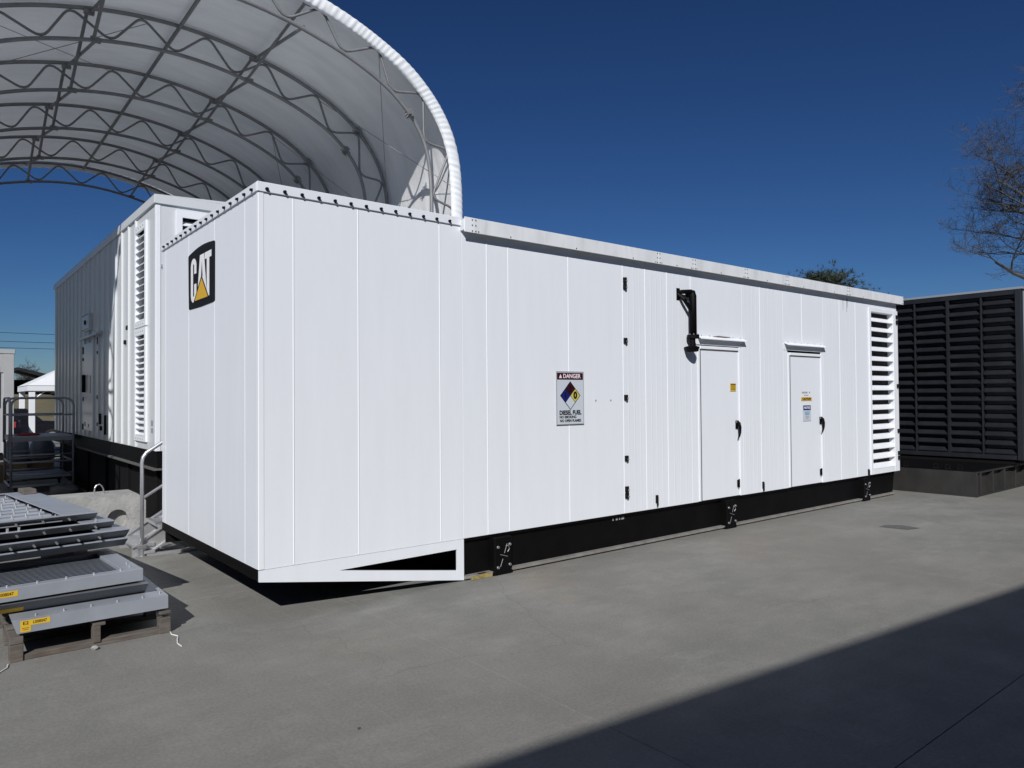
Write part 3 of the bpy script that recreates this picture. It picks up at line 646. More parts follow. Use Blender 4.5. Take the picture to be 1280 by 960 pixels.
SO, SI = arclen(PO), arclen(PI_)
ch_o = MB(); ch_o.tube([(x, 0, z) for x, z in PO], .036, 8); ch_o_me = ch_o.mesh('outer_chord', TRUSS, True); fixn(ch_o_me)
ch_i = MB(); ch_i.tube([(x, 0, z) for x, z in PI_], .034, 8); ch_i_me = ch_i.mesh('inner_chord', TRUSS, True); fixn(ch_i_me)
lac = MB(); total = SO[-1]; n_half = int(round(total/.53)); step = total/n_half
pts = []
def node(k):
    f = k*step/total
    P, S = (PO, SO) if k % 2 == 0 else (PI_, SI)
    return at(P, S, f*S[-1])
for k in range(n_half+1):
    a, b = node(k), node(min(n_half, k+1)); z = node(max(0, k-1))
    # rounded bend at the chord
    p = Vector(a); d1_ = (Vector(z)-p); d2_ = (Vector(b)-p)
    if d1_.length < 1e-6 or d2_.length < 1e-6: pts.append((a[0], 0, a[1])); continue
    e = .16
    A = p+d1_.normalized()*e; B = p+d2_.normalized()*e
    for t in (0, .25, .5, .75, 1):
        q = A*(1-t)**2+p*2*t*(1-t)+B*t*t; q = p+(q-p)*1.0; pts.append((q.x, 0, q.y))
lac.tube(pts, .0215, 6); lac_me = lac.mesh('lacing', TRUSS, True); fixn(lac_me)
spl_mes = []
for t in (.335, .665):
    for P, S, r in ((PO, SO, .05), (PI_, SI, .05)):
        spl = MB()
        p = Vector(at(P, S, t*S[-1])); q = Vector(at(P, S, t*S[-1]+.05)); T = (q-p).normalized(); Nn = Vector((-T.y, T.x))
        for s_ in (-.02, .02):
            c = p+T*s_
            spl.tube([(c.x+Nn.x*.10, 0, c.y+Nn.y*.10), (c.x-Nn.x*.10, 0, c.y-Nn.y*.10)], .010, 4)
            spl.box(c.x-.012, c.x+.012, -.09, .09, c.y-.05, c.y+.05)
        for s_ in (-.06, .06):
            spl.tube([(p.x+Nn.x*s_-T.x*.09, .02, p.y+Nn.y*s_-T.y*.09), (p.x+Nn.x*s_+T.x*.09, .02, p.y+Nn.y*s_+T.y*.09)], .010, 5)
        me = spl.mesh('splice_plate', TRUSS); fixn(me); spl_mes.append(me)
ftm = MB(); ftm.bbox(-.36, .36, -.12, .12, 0, .02); ft_me = ftm.mesh('base_plate', STEEL); fixn(ft_me)
for k in range(NT):
    tr = put('arch_truss', ch_o_me, tent, (0, YF0+SP*k, 0))
    put('inner_chord', ch_i_me, tr); put('lacing', lac_me, tr)
    for me in spl_mes: put('splice_plate', me, tr)
    put('base_plate', ft_me, tr, (XC-HW+.26, 0, 0)); put('base_plate', ft_me, tr, (XC+HW-.26, 0, 0))
def fO(t): return at(PO, SO, t*SO[-1])
def fI(t): return at(PI_, SI, t*SI[-1])
def frac_for_x(x):
    best = min(range(401), key=lambda k: abs(fO(.5+.3*(k/400)*(1 if x >= XC else -1))[0]-x)); return .5+.3*(best/400)*(1 if x >= XC else -1)
y0, y1 = YF0, YF0+SP*(NT-1)
for x in (XC+.05,):
    p = fO(frac_for_x(x)); pu = MB(); pu.tube([(p[0], y0, p[1]-.05), (p[0], y1, p[1]-.05)], .033, 8); part('purlin', pu, TRUSS, tent, smooth=True)
brace_ts = [frac_for_x(XC-1.33), frac_for_x(XC+1.33), .5-.265, .5+.265, .5-.40, .5+.40]
for t in brace_ts:
    o_, i_ = fO(t), fI(t)
    for k in range(NT-1):
        ya, yb_ = YF0+SP*k, YF0+SP*(k+1)
        b = MB(); b.tube([(o_[0], ya, o_[1]-.04), (i_[0], yb_, i_[1]+.03)], .028, 6); b.tube([(i_[0]+.05, ya, i_[1]+.03), (o_[0]+.05, yb_, o_[1]-.04)], .028, 6)
        b.box(o_[0]-.05, o_[0]+.1, ya-.04, ya+.04, o_[1]-.09, o_[1]-.03); b.box(i_[0]-.05, i_[0]+.1, yb_-.03, yb_+.03, i_[1]-.03, i_[1]+.05)
        part('cross_brace', b, TRUSS, tent)
for (ta, tb, k0, k1) in ((.5+.12, .5+.24, 0, 1), (.5+.24, .5+.12, 0, 1), (.5-.02, .5-.13, 1, 2), (.5-.13, .5-.02, 1, 2), (.5+.12, .5+.235, 2, 3), (.5+.25, .5+.12, 1, 2)):
    a, b = fO(ta), fO(tb); cb = MB()
    cb.tube([(a[0], YF0+SP*k0, a[1]-.1), (b[0], YF0+SP*k1, b[1]-.1)], .006, 5); part('bracing_cable', cb, TRUSS, tent)

# ================================================================== BLACK LOUVERED UNIT
bx0, byr, bz0, bz1, byl, bxe = 14.6, -1.36, .55, 4.0, 4.2, 24.0
bu = thing('louvered_container', 'black louvered container on a low black skid right of the white one', 'container', (bx0, 0, 0))
m = MB(); m.box(.12, bxe-bx0, byr+.04, byl-.02, bz0+.0, bz1-.05); part('inner_wall', m, BOXBLK, bu)
m = MB(); m.bbox(-.02, bxe-bx0+.03, byr-.03, byl+.03, bz1-.045, bz1, .004); part('roof', m, mk('light_roof_edge', (.26, .28, .31), .5), bu)
posts = [byr+.05, -.655, -.025, .63, 1.28, 1.93, 2.58, 3.23, 3.88]
m = MB(); m.bbox(-.03, .115, byr, byr+.10, bz0+.02, bz1-.05, .004); part('corner_post', m, BOXBLK, bu)
m = MB(); m.bbox(-.01, .1, byr+.101, byl, bz0+.02, bz0+.11, .004); part('frame_rail', m, BOXBLK, bu)
m = MB(); m.bbox(-.01, .1, byr+.101, byl, bz1-.14, bz1-.05, .004); part('frame_rail', m, BOXBLK, bu)
for k, y in enumerate(posts[1:], 1):
    w_ = .028 if k == 2 or k == 5 else .015
    m = MB(); m.bbox(-.008, .1, y-w_, y+w_, bz0+.112, bz1-.142, .003); part('mullion', m, BOXBLK, bu)
NBk = 18; zb, zt = bz0+.115, bz1-.145; pp = (zt-zb)/NBk
for k in range(len(posts)-1):
    a, b = posts[k]+(.052 if k == 0 else .03), posts[k+1]-.03
    bl = MB(); bl.prism([(-.0, .0), (-.004, .018), (.105, pp*.62), (.105, pp*.62-.014)], lambda u, v, d: (u, d, v), a, b)
    bl.prism([(0, .0), (.105, .0), (.105, pp*.6)], lambda u, v, d: (u, d, v), a, a+.006)
    me = bl.mesh('louver_blade', BOXBLK); fixn(me)
    for j in range(NBk): put('louver_blade', me, bu, (.0, 0, zb+.012+pp*j))
m = MB(); m.bbox(.14, bxe-bx0, byr+.0, byr+.035, bz0+.02, bz1-.06, .004); part('side_wall', m, mk('side_grey', (.25, .26, .27), .6), bu)
m = MB(); m.box(.03, bxe-bx0, byr+.08, byl-.05, .478, bz0+.03); part('plinth', m, BLACKM, bu)
sx = 12.72-bx0
m = MB(); m.bbox(sx+.01, bxe-bx0, -1.13, byl, .455, .478, .003); part('deck', m, BLACK, bu)
m = MB(); m.bbox(sx, sx+.05, -1.16, byl, .01, .4545, .004); m.box(sx-.03, sx+.06, -1.16, byl, 0, .02); part('skid_end', m, SKIDBLK, bu)
m = MB(); m.box(sx+.05, bxe-bx0, -1.06, -1.03, .02, .454); part('skid_web', m, SKIDBLK, bu)
m = MB(); m.box(sx+.051, bxe-bx0, -1.16, -1.0, .012, .030); m.box(sx+.051, bxe-bx0, -1.16, -1.0, .432, .4548); part('skid_flange', m, SKIDBLK, bu)
st = MB(); st.bbox(-.03, .03, -1.155, -1.06, .031, .431, .003); st_me = st.mesh('stiffener', SKIDBLK); fixn(st_me)
for k in range(14): put('stiffener', st_me, bu, (sx+.22+.62*k, 0, 0))
rg = MB(); rg.tube([(0, -.035, 0), (0, -.035, .05), (0, -.02, .075), (0, .02, .075), (0, .035, .05), (0, .035, 0)], .012, 6); rg.box(-.04, .04, -.055, .055, -.003, .008); rg_me = rg.mesh('lifting_ring', BLACK); fixn(rg_me)
for x, y in ((12.88, -.40), (12.9, -.60), (12.92, -.80), (12.9, .15)): put('lifting_ring', rg_me, bu, (x-bx0, y, .479), (0, 0, .6))

# ================================================================== PALLET STACK
pal = thing('wooden_pallet', 'weathered wooden pallet on the concrete under the grey panels', 'pallet', (-1.73, .20, 0))
PW, PD = 1.085, 1.15
m_block = MB(); m_block.bbox(0, .085, 0, .12, .03, .155, .004)
bme = m_block.mesh('block', WOOD); fixn(bme)
m = MB(); m.bbox(.085, PW-.005, .012, .1, .0, .042, .004); part('bottom_board', m, WOOD, pal)
for yy in (.48, 1.03):
    m = MB(); m.bbox(0, PW, yy, yy+.1, .0, .03, .004); part('bottom_board', m, WOOD, pal)
for xx in (0, .53, PW-.085):
    for yy in (0, .48, 1.03):
        put('block', bme, pal, (xx, yy, -.03 if xx in (0, PW-.085) and yy == 0 else 0), (0, 0, 0), (1 if xx != .53 else .6, .8, 1.0))
    m = MB(); m.bbox(xx, xx+.085, .0, PD, .128 if xx in (0,) else .156, .178, .003); part('stringer_board', m, WOOD, pal)
for k in range(6):
    y_ = .02+.2*k; m = MB(); m.bbox(-.002, PW+.002, y_, y_+.12, .179, .197, .003); part('deck_board', m, WOOD, pal) if k else None
def panel_A(name, label, loc, rz, w, d, h, mat, lab=True, slant=.0, group='grey louver panels stacked on the pallet'):
    t = thing(name, label, 'tray', loc, rz, group)
    # shallow tray: sloped left end, vertical front
    m = MB()
    m.add([(0, 0, 0), (w, 0, 0), (w, d, 0), (0, d, 0), (-.035, .0, h) if not slant else (-slant, -slant, h), (w, 0, h) if not slant else (w, -slant, h), (w, d, h), (-.035, d, h) if not slant else (-slant, d, h)],
          [(0,3,2,1),(4,5,6,7),(0,1,5,4),(1,2,6,5),(2,3,7,6),(3,0,4,7)])
    part('tray', m, mat, t)
    return t
def screws(par, pts, r=.007, h=.016, mat=ZINC):
    m = MB()
    for p in pts: m.cyl(p, (p[0], p[1], p[2]+h), r, 6)
    stuff(part('screw', m, mat, par))
def yellow_label(par, x, z, w, h, s, y=-.0015, extra=False):
    m = MB(); m.box(x, x+w, y, y+.001, z, z+h); l_ = part('yellow_label', m, YELLOW, par)
    return l_
# A: lowest panel with label
A = panel_A('cover_tray', 'lowest grey tray with a full yellow label, lying directly on the pallet', (-1.685, .205, .20), 0, 1.02, 1.0, .105, GREYP)
l_ = yellow_label(A, .02, .05, .185, .040, '')
m = MB(); m.box(.021, .085, -.0014, -.0005, .008, .0495); part('yellow_label', m, YELLOW, A)
text('E2', .033, INK, l_, (.053, -.0022, .070), RF, sx=1.15, bold=0); text('L008047', .031, INK, l_, (.140, -.0022, .070), RF, sx=.80, bold=0)
m = MB(); m.box(.03, .075, -.0022, -.0014, .034, .037); m.box(.034, .07, -.0022, -.0014, .022, .025); part('printed_lines', m, INK, l_)
screws(A, [(.12+.18*k, .05, .105) for k in range(5)]+[(.98, .1, .105)])
# A2: shaded inverted tray
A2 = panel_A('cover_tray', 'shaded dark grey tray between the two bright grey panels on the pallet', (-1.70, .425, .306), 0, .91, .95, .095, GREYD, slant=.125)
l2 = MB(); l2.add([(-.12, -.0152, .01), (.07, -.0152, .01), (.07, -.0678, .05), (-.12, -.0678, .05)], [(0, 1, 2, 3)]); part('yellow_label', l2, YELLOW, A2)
# B: louver frame with label
B = thing('louver_frame', 'light grey louver frame with cut yellow label lying on the shaded tray', 'panel', (-1.93, .30, .418), math.radians(3.0), 'grey louver panels stacked on the pallet')
w_, d_, h_ = 1.115, 1.05, .098
m = MB(); m.bbox(0, w_, 0, .10, 0, h_, .003); part('frame_rail', m, GREYP, B); m = MB(); m.bbox(0, w_, d_-.1, d_, 0, h_, .003); part('frame_rail', m, GREYP, B)
m = MB(); m.bbox(0, .16, .101, d_-.101, 0, h_-.002, .003); part('frame_rail', m, GREYP, B); m = MB(); m.bbox(w_-.14, w_, .101, d_-.101, 0, h_-.002, .003); part('frame_rail', m, GREYP, B)
sl_ = MB(); sl_.prism([(0, .050), (.014, .050), (.066, 0.004), (.052, 0.004)], lambda u, v, d: (d, u, v), .161, w_-.141); sl_me = sl_.mesh('slat', GREYP); fixn(sl_me)
for k in range(17): put('slat', sl_me, B, (0, .11+.048*k, .022))
m = MB(); m.box(.1, w_-.1, .09, d_-.09, .002, .008); part('backing', m, DARK, B)
yb_l = yellow_label(B, .04, .035, .22, .042, '')
text('L008047', .033, INK, yb_l, (.185, -.0022, .056), RF, sx=.82, bold=0)
screws(B, [(.2+.19*k, .06, h_) for k in range(5)]+[(w_-.07, .13, h_), (w_-.05, .3, h_)], .008, .014)
# C stack: overturned trays with slanted flanges
cs = math.radians(7)
def trayC(label, x, y, z, w, d, h, top_open=False, sl=.10):
    t = thing('grey_tray', label, 'tray', (x, y, z), cs, 'dark grey trays piled behind the louver frame')
    m = MB()
    m.add([(0, sl, 0), (w-.001, sl, 0), (w-.001, d-sl, 0), (0, d-sl, 0), (0, 0, h), (w, 0, h), (w, d, h), (0, d, h)], [(0,1,5,4),(1,2,6,5),(2,3,7,6),(3,0,4,7),(0,3,2,1)])
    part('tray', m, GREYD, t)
    return t
def rim(t, w, d, z, rw=.25, wl=.12, mat=GREYP):
    for a in ((0, w, 0, .03), (0, w, d-.03, d), (0, wl, .0305, d-.0305), (w-rw, w, .0305, d-.0305)):
        m = MB(); m.bbox(a[0], a[1], a[2], a[3], z, z+.012, .003); part('rim_flange', m, mat, t)
def studs(t, w, z0, h, sl, n=6, off=0.0):
    m = MB()
    for k in range(n):
        x = .12+(w-.2)*k/n+off; y = sl*(1-(z0/h)); m.cyl((x, y+.01, z0), (x, y-.05, z0-.012), .009, 6)
    stuff(part('stud', m, ZINC, t))
WC, DC = 1.17, 2.1
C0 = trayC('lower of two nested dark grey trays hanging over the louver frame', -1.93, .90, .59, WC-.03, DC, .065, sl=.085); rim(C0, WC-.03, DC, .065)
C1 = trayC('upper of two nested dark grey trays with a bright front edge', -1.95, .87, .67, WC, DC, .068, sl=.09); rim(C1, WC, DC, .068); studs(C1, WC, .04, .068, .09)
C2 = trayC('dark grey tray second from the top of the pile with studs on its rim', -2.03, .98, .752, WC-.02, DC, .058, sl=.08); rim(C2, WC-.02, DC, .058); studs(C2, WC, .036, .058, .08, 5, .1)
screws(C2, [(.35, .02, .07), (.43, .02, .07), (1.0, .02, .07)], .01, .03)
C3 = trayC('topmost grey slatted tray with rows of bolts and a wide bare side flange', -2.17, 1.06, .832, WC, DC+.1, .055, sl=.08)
rim(C3, WC, DC+.1, .055, .27, .1, GREYP); studs(C3, WC, .035, .055, .08, 5, .05)
m = MB(); m.box(.1, WC-.27, .03, DC+.07, .012, .02); part('floor', m, GREYP, C3)
rbm = MB(); rbm.prism([(0, 0), (.02, .016), (.08, .016), (.10, 0)], lambda u, v, d: (d, u, v), .101, WC-.271); rb_me = rbm.mesh('slat', GREYP); fixn(rb_me)
for k in range(9):
    s = put('slat', rb_me, C3, (0, .12+.235*k, .022))
    screws(s, [(.15+.105*j+(.04 if k % 2 else 0), .05+.006*(j % 3), .016) for j in range(8)], .008, .02)
m = MB(); m.bbox(0, .12, 0, .26, 0, .05, .004); tag(part('wood_block', m, WOOD, None, (-1.40, 3.05, .90), (0, 0, .1)), 'grey wooden block resting on the far end of the top tray', 'wood block')
# hidden support under the rear of the trays
rp = thing('support_pallet', 'second pallet carrying the rear trays behind the front pallet', 'pallet', (-1.98, 1.62, 0), cs)
for k in range(3):
    m = MB(); m.bbox(.03+.47*k, .12+.47*k, 0, 1.2, .0, .10, .004); part('stringer', m, WOOD, rp)
for k in range(5):
    m = MB(); m.bbox(0, 1.06, .02+.25*k, .14+.25*k, .101, .125, .003); part('deck_board', m, WOOD, rp)
for k in range(2):
    m = MB(); m.bbox(.12+.75*k, .24+.75*k, .02, 1.18, .126, .585, .004); part('bearer', m, WOOD, rp)
# bits on the ground near the pallet
m = MB(); m.tube([(-.651, .19, .006), (-.66, .12, .006), (-.63, .05, .005), (-.66, -.05, .006), (-.68, -.14, .005), (-.675, -.23, .006)], .005, 5); tag(part('strapping_cord', m, PAINTW, None), 'loose white cord on the concrete right of the pallet', 'cord')
m = MB(); m.tube([(-1.74, .17, .006), (-1.75, .10, .006), (-1.80, .02, .005), (-1.83, -.06, .006)], .005, 5); tag(part('strapping_cord', m, PAINTW, None), 'loose white cord on the concrete left of the pallet', 'cord')
def rock(r, seed):
    rr = random.Random(seed); m = MB(); vs = []; N, K = 8, 5
    for j in range(K+1):
        for i in range(N):
            a = 2*PI*i/N; b = PI*j/K; q = r*(.75+.4*rr.random()); vs.append((q*math.sin(b)*math.cos(a)*1.2, q*math.sin(b)*math.sin(a), r*.7-q*math.cos(b)*.8))
    m.add(vs, [(j*N+i, j*N+(i+1) % N, (j+1)*N+(i+1) % N, (j+1)*N+i) for j in range(K) for i in range(N)]); return m
tag(part('stone', rock(.022, 3), BARR, None, (-1.20, .13, 0)), 'small pale stone on the concrete in front of the pallet', 'stone')

m = MB(); m.add([(8.40, -1.36, .004), (8.47, -1.72, .004), (8.72, -1.78, .004), (8.76, -1.5, .004), (8.6, -1.34, .004)], [(0, 1, 2, 3, 4)])
m.add([(8.40, -1.36, .0), (8.47, -1.72, .0), (8.72, -1.78, .0), (8.76, -1.5, .0), (8.6, -1.34, .0)], [(0, 5-4, 2, 3, 4)])
tag(part('patch_plate', m, mk('asphalt_patch', (.105, .105, .102), .9, var=.3, vscale=15), None), 'dark asphalt patch in the pavement right of the skid', 'patch')

m = MB(); m.add([(-.015, -.006, .001), (0, -.010, .005), (.018, -.002, .002), (.006, .009, .006), (-.010, .008, .002), (0, 0, .008)], [(0, 1, 5), (1, 2, 5), (2, 3, 5), (3, 4, 5), (4, 0, 5)])
tag(part('dry_leaf', m, BARK, None, (-0.267, -2.357, 0), (0, 0, .7), fix=False), 'single small dark dry leaf lying on the open sunlit concrete', 'leaf')

# ================================================================== BARRIER BLOCK
ba = thing('concrete_barrier', 'concrete barrier block with round recess and wire lifting loop', 'barrier', (-2.06, 4.52, 0), 0)
prof = [(0, 0), (2.05, 0), (2.16, .10), (2.16, .55), (2.06, .645), (0, .645)]
bw = .60
# front face with a real round recess
m = MB(); ccx, ccz, cr, cd = 1.82, .335, .122, .10; K = 20
out = []
def edge_pt(a):
    dx, dz = math.cos(a), math.sin(a); best = 1e9
    for i in range(len(prof)):
        (x1, z1), (x2, z2) = prof[i], prof[(i+1) % len(prof)]
        ex, ez = x2-x1, z2-z1; den = dx*ez-dz*ex
        if abs(den) < 1e-9: continue
        t = ((x1-ccx)*ez-(z1-ccz)*ex)/den; s = ((x1-ccx)*dz-(z1-ccz)*dx)/den
        if t > 0 and -1e-6 <= s <= 1+1e-6: best = min(best, t)
    return (ccx+dx*best, ccz+dz*best)
angs = sorted([2*PI*k/K for k in range(K)]+[math.atan2(z-ccz, x-ccx) % (2*PI) for x, z in prof])
O = [edge_pt(a) for a in angs]; I = [(ccx+cr*math.cos(a), ccz+cr*math.sin(a)) for a in angs]; n = len(angs)
V = [(x, 0, z) for x, z in O]+[(x, 0, z) for x, z in I]+[(x, cd, z) for x, z in I]+[(x, bw, z) for x, z in O]
F = []
for i in range(n):
    j = (i+1) % n; F += [(i, j, n+j, n+i), (n+i, n+j, 2*n+j, 2*n+i), (j, i, 3*n+i, 3*n+j)]
F += [tuple(2*n+i for i in range(n)), tuple(3*n+i for i in range(n))[::-1]]
m.add(V, F); part('block', m, BARR, ba)
m = MB(); m.tube([(1.60, .33, .64), (1.61, .33, .73), (1.63, .33, .76), (1.665, .33, .77), (1.69, .33, .75), (1.71, .33, .71), (1.72, .33, .64)], .009, 6); part('lifting_loop', m, STEEL, ba)

# ================================================================== STAIRS
sta = thing('access_stairs', 'aluminium access stairs with tube handrail behind the white container end', 'stairs', (-.17, 3.47, 0))
def rail(y):
    m = MB(); m.tube([(0, y, .03), (0, y, 1.14), (.012, y, 1.20), (.05, y, 1.255), (.12, y, 1.30), (.75, y, 1.72), (1.1, y, 1.95)], .022, 10); h = part('handrail', m, ALU, sta, smooth=True)
    m = MB(); m.tube([(0, y, .70), (.75, y, 1.16), (1.1, y, 1.37)], .018, 8); part('mid_rail', m, ALU, h, smooth=True)
    m = MB(); m.cyl((0, y, 0), (0, y, .10), .038, 10); m.bbox(-.05, .05, y-.03, y+.03, .1, .15, .005); m.bbox(-.06, .06, y-.05, y+.05, 0, .012, .002); part('rail_clamp', m, STEEL, h)
rail(0); 
def stringer(y):
    m = MB(); m.prism([(-.10, .0), (.06, .0), (1.40, .84), (1.40, 1.035), (-.10, .105)], lambda u, v, d: (u, d, v), y-.004, y+.004)
    m.prism([(-.10, .105), (1.40, 1.035), (1.40, 1.05), (-.10, .12)], lambda u, v, d: (u, d, v), y-.03, y+.03); m.prism([(.03, .0), (.06, .0), (1.40, .84), (1.40, .855)], lambda u, v, d: (u, d, v), y-.03, y+.03); part('stringer', m, ALU, sta)
stringer(.06); stringer(.76)
tm = MB(); tm.bbox(0, .25, .032, .79, 0, .04, .004); tm_me = tm.mesh('tread', ALU); fixn(tm_me)
for k in range(5): put('tread', tm_me, sta, (-.10+.31*k, 0, .115+.192*k))
m = MB(); m.bbox(.05, .66, -.03, .03, .0, .035, .003); m.bbox(.02, .14, -.04, .04, .036, .07, .004); part('base_bar', m, ALU, sta)
m = MB(); m.bbox(.3, .55, .25, .5, .0, .02, .003); part('base_plate', m, ALU, sta)

# ================================================================== ROLLING CART
ct = thing('platform_cart', 'grey steel platform cart with tube guard rails in the shade', 'cart', (-.86, 11.6, 0))
cw, cd_ = 1.09, 1.5
def ctube(name, pts, r=.018, mat=None, par=None): m = MB(); m.tube(pts, r, 8); return part(name, m, mat or STEELD, par or ct, smooth=True)
STEELD = mk('grey_cart_paint', (.44, .45, .47), .5, .2, var=.2)
for yy in (0, cd_):
    ctube('guard_rail', [(0, yy, .14), (0, yy, 1.80), (.02, yy, 1.87), (.08, yy, 1.93), (.16, yy, 1.95), (cw-.16, yy, 1.95), (cw-.08, yy, 1.93), (cw-.02, yy, 1.87), (cw, yy, 1.80), (cw, yy, .14)], .024)
    for z, r in ((1.60, .016), (.63, .02), (.15, .024), (.78, .015), (.38, .018)): ctube('cross_rail', [(0, yy, z), (cw, yy, z)], r)
for yy, xx in ((0, 0),):
    ctube('guard_rail', [(-.02, .05, 1.0), (-.02, .05, 1.84), (-.02, .16, 1.95), (-.02, cd_-.16, 1.95), (-.02, cd_-.05, 1.84), (-.02, cd_-.05, 1.0)], .022)
    ctube('cross_rail', [(-.02, .05, 1.6), (-.02, cd_-.05, 1.6)], .016)
m = MB(); m.bbox(-.01, cw+.01, -.02, cd_+.02, 1.06, 1.16, .005); part('deck', m, STEELD, ct)
for z in (.15, .63):
    for xx in (0, cw): ctube('side_rail', [(xx, 0, z), (xx, cd_, z)], .022)
m = MB(); m.bbox(.03, cw-.03, .03, cd_-.03, .30, .34, .004); part('shelf', m, STEELD, ct)
cw_m = MB(); cw_m.cyl((-.02, 0, .06), (.02, 0, .06), .06, 14); cw_m.box(-.03, .03, -.03, .03, .10, .15); cwm = cw_m.mesh('caster', RUBBER); fixn(cwm)
for xx in (.08, cw-.08):
    for yy in (.06, cd_-.06): put('caster', cwm, ct, (xx, yy, 0))
def blob(w, d, h, seed, n=14, k=8):
    rr = random.Random(seed); m = MB(); vs = []
    ph = [rr.random()*6 for _ in range(6)]
    for j in range(k+1):
        b = PI/2*j/k
        for i in range(n):
            a = 2*PI*i/n; q = 1+.16*math.sin(3*a+ph[0]+2*b)+.10*math.sin(5*a+ph[1]-3*b)+.06*rr.random()
            vs.append((w/2*q*math.cos(a)*math.cos(b)**.6, d/2*q*math.sin(a)*math.cos(b)**.6, h*math.sin(b)*(1+.12*math.sin(2*a+ph[2]))))
    m.add(vs, [(j*n+i, j*n+(i+1) % n, (j+1)*n+(i+1) % n, (j+1)*n+i) for j in range(k) for i in range(n)]+[tuple(range(n))[::-1]]); return m
tag(part('red_cloth', blob(.42, .5, .05, 2), REDC, None, (-.52, 12.2, 1.162), smooth=True), 'crumpled red cloth on the deck of the platform cart', 'cloth')
tag(part('tarp_heap', blob(.55, .6, .16, 9), TARP, None, (.03, 11.2, 0), smooth=True), 'crumpled grey sheet on the floor by the cart', 'tarp')
tag(part('plastic_sack', blob(.5, .5, .55, 4), BAGC, None, (-.5, 14.9, 0.43), smooth=True), 'pale plastic sack behind the cart, left one on the crates', 'sack')
tag(part('plastic_sack', blob(.55, .5, .6, 14), BAGC, None, (.05, 15.4, 0.43), smooth=True), 'grey plastic sack behind the cart nearest the white container', 'sack')
for k, (x, y, w_, h_, lab) in enumerate(((-.6, 14.6, .55, .42, 'brown carton behind the cart at its left side'), (-.0, 15.2, .55, .42, 'brown carton behind the cart by the white container'))):
    t = thing('carton', lab, 'box', (x, y, 0)); m = MB(); m.bbox(-w_/2, w_/2, -.25, .6, 0, h_, .01); part('body', m, CARD, t)
    m = MB(); m.box(-.03, .03, -.253, .603, h_+.001, h_+.003); part('tape', m, TARP, t)

# ================================================================== LEFT BACKGROUND
lb = thing('site_cabin', 'pale grey cabin with dark window and louvers at the far left edge', 'building', (-3.9, 22, 0))
m = MB(); m.box(.02, 3.86, .02, 3, .25, 3.4); part('wall', m, GREYWALL, lb)
m = MB(); m.bbox(-.03, 3.93, -.04, 3.05, 3.4, 3.54, .01); part('roof', m, GREYWALL, lb)
m = MB(); m.bbox(3.62, 3.9, -.02, .05, .2, 3.399, .006); m.bbox(2.0, 3.619, -.015, .019, 2.8, 3.399, .004); part('trim', m, GREYWALL, lb)
m = MB(); m.bbox(2.2, 3.45, -.012, .018, 1.75, 2.95, .003); wn = part('window', m, GLASS, lb)
m = MB(); m.bbox(3.46, 3.52, -.03, .018, 1.7, 3.0, .003); m.tube([(2.9, -.06, 3.0), (3.45, -.06, 2.65)], .04, 6); part('frame', m, WHITE2, wn)
lm = MB(); lm.prism([(-.06, 0), (-.06, .015), (.01, .05), (.01, .04)], lambda u, v, d: (d, u, v), 2.2, 3.4); lme = lm.mesh('louver_blade', WHITE2); fixn(lme)
for k in range(13): put('louver_blade', lme, lb, (0, 0, .62+.083*k))
m = MB(); m.box(0.1, 3.8, .1, 2.9, 0, .25); part('base', m, BLACKM, lb)
# pop-up canopy
cn = thing('canopy_tent', 'white pitched canopy tent on white posts behind the shaded generator', 'tent', (1.25, 30, 0))
WCn, DCn = 6.0, 4.0
for (x, y) in ((0, 0), (WCn, 0), (0, DCn), (WCn, DCn)):
    m = MB(); m.bbox(x-.11, x+.11, y-.11, y+.11, 0, 2.45, .01); part('post', m, WHITE2, cn)
m = MB(); m.bbox(-.16, WCn+.16, -.16, -.10, 2.30, 2.52, .005); m.bbox(-.16, WCn+.16, DCn+.1, DCn+.16, 2.3, 2.52, .005); m.bbox(-.16, -.10, -.099, DCn+.099, 2.3, 2.52, .005); m.bbox(WCn+.1, WCn+.16, -.099, DCn+.099, 2.3, 2.52, .005); part('valance', m, PLASTW, cn)
m = MB(); a = [(-.18, -.18, 2.53), (WCn+.18, -.18, 2.53), (WCn+.18, DCn+.18, 2.53), (-.18, DCn+.18, 2.53), (WCn/2, DCn/2, 4.3)]
m.add(a, [(0, 1, 4), (1, 2, 4), (2, 3, 4), (3, 0, 4), (3, 2, 1, 0)]); part('roof', m, PLASTW, cn)
m = MB(); m.tube([(.12, 0, 2.0), (.5, 0, 2.32)], .03, 6); m.tube([(0, .12, 2.0), (0, .5, 2.32)], .03, 6); part('brace', m, WHITE2, cn)
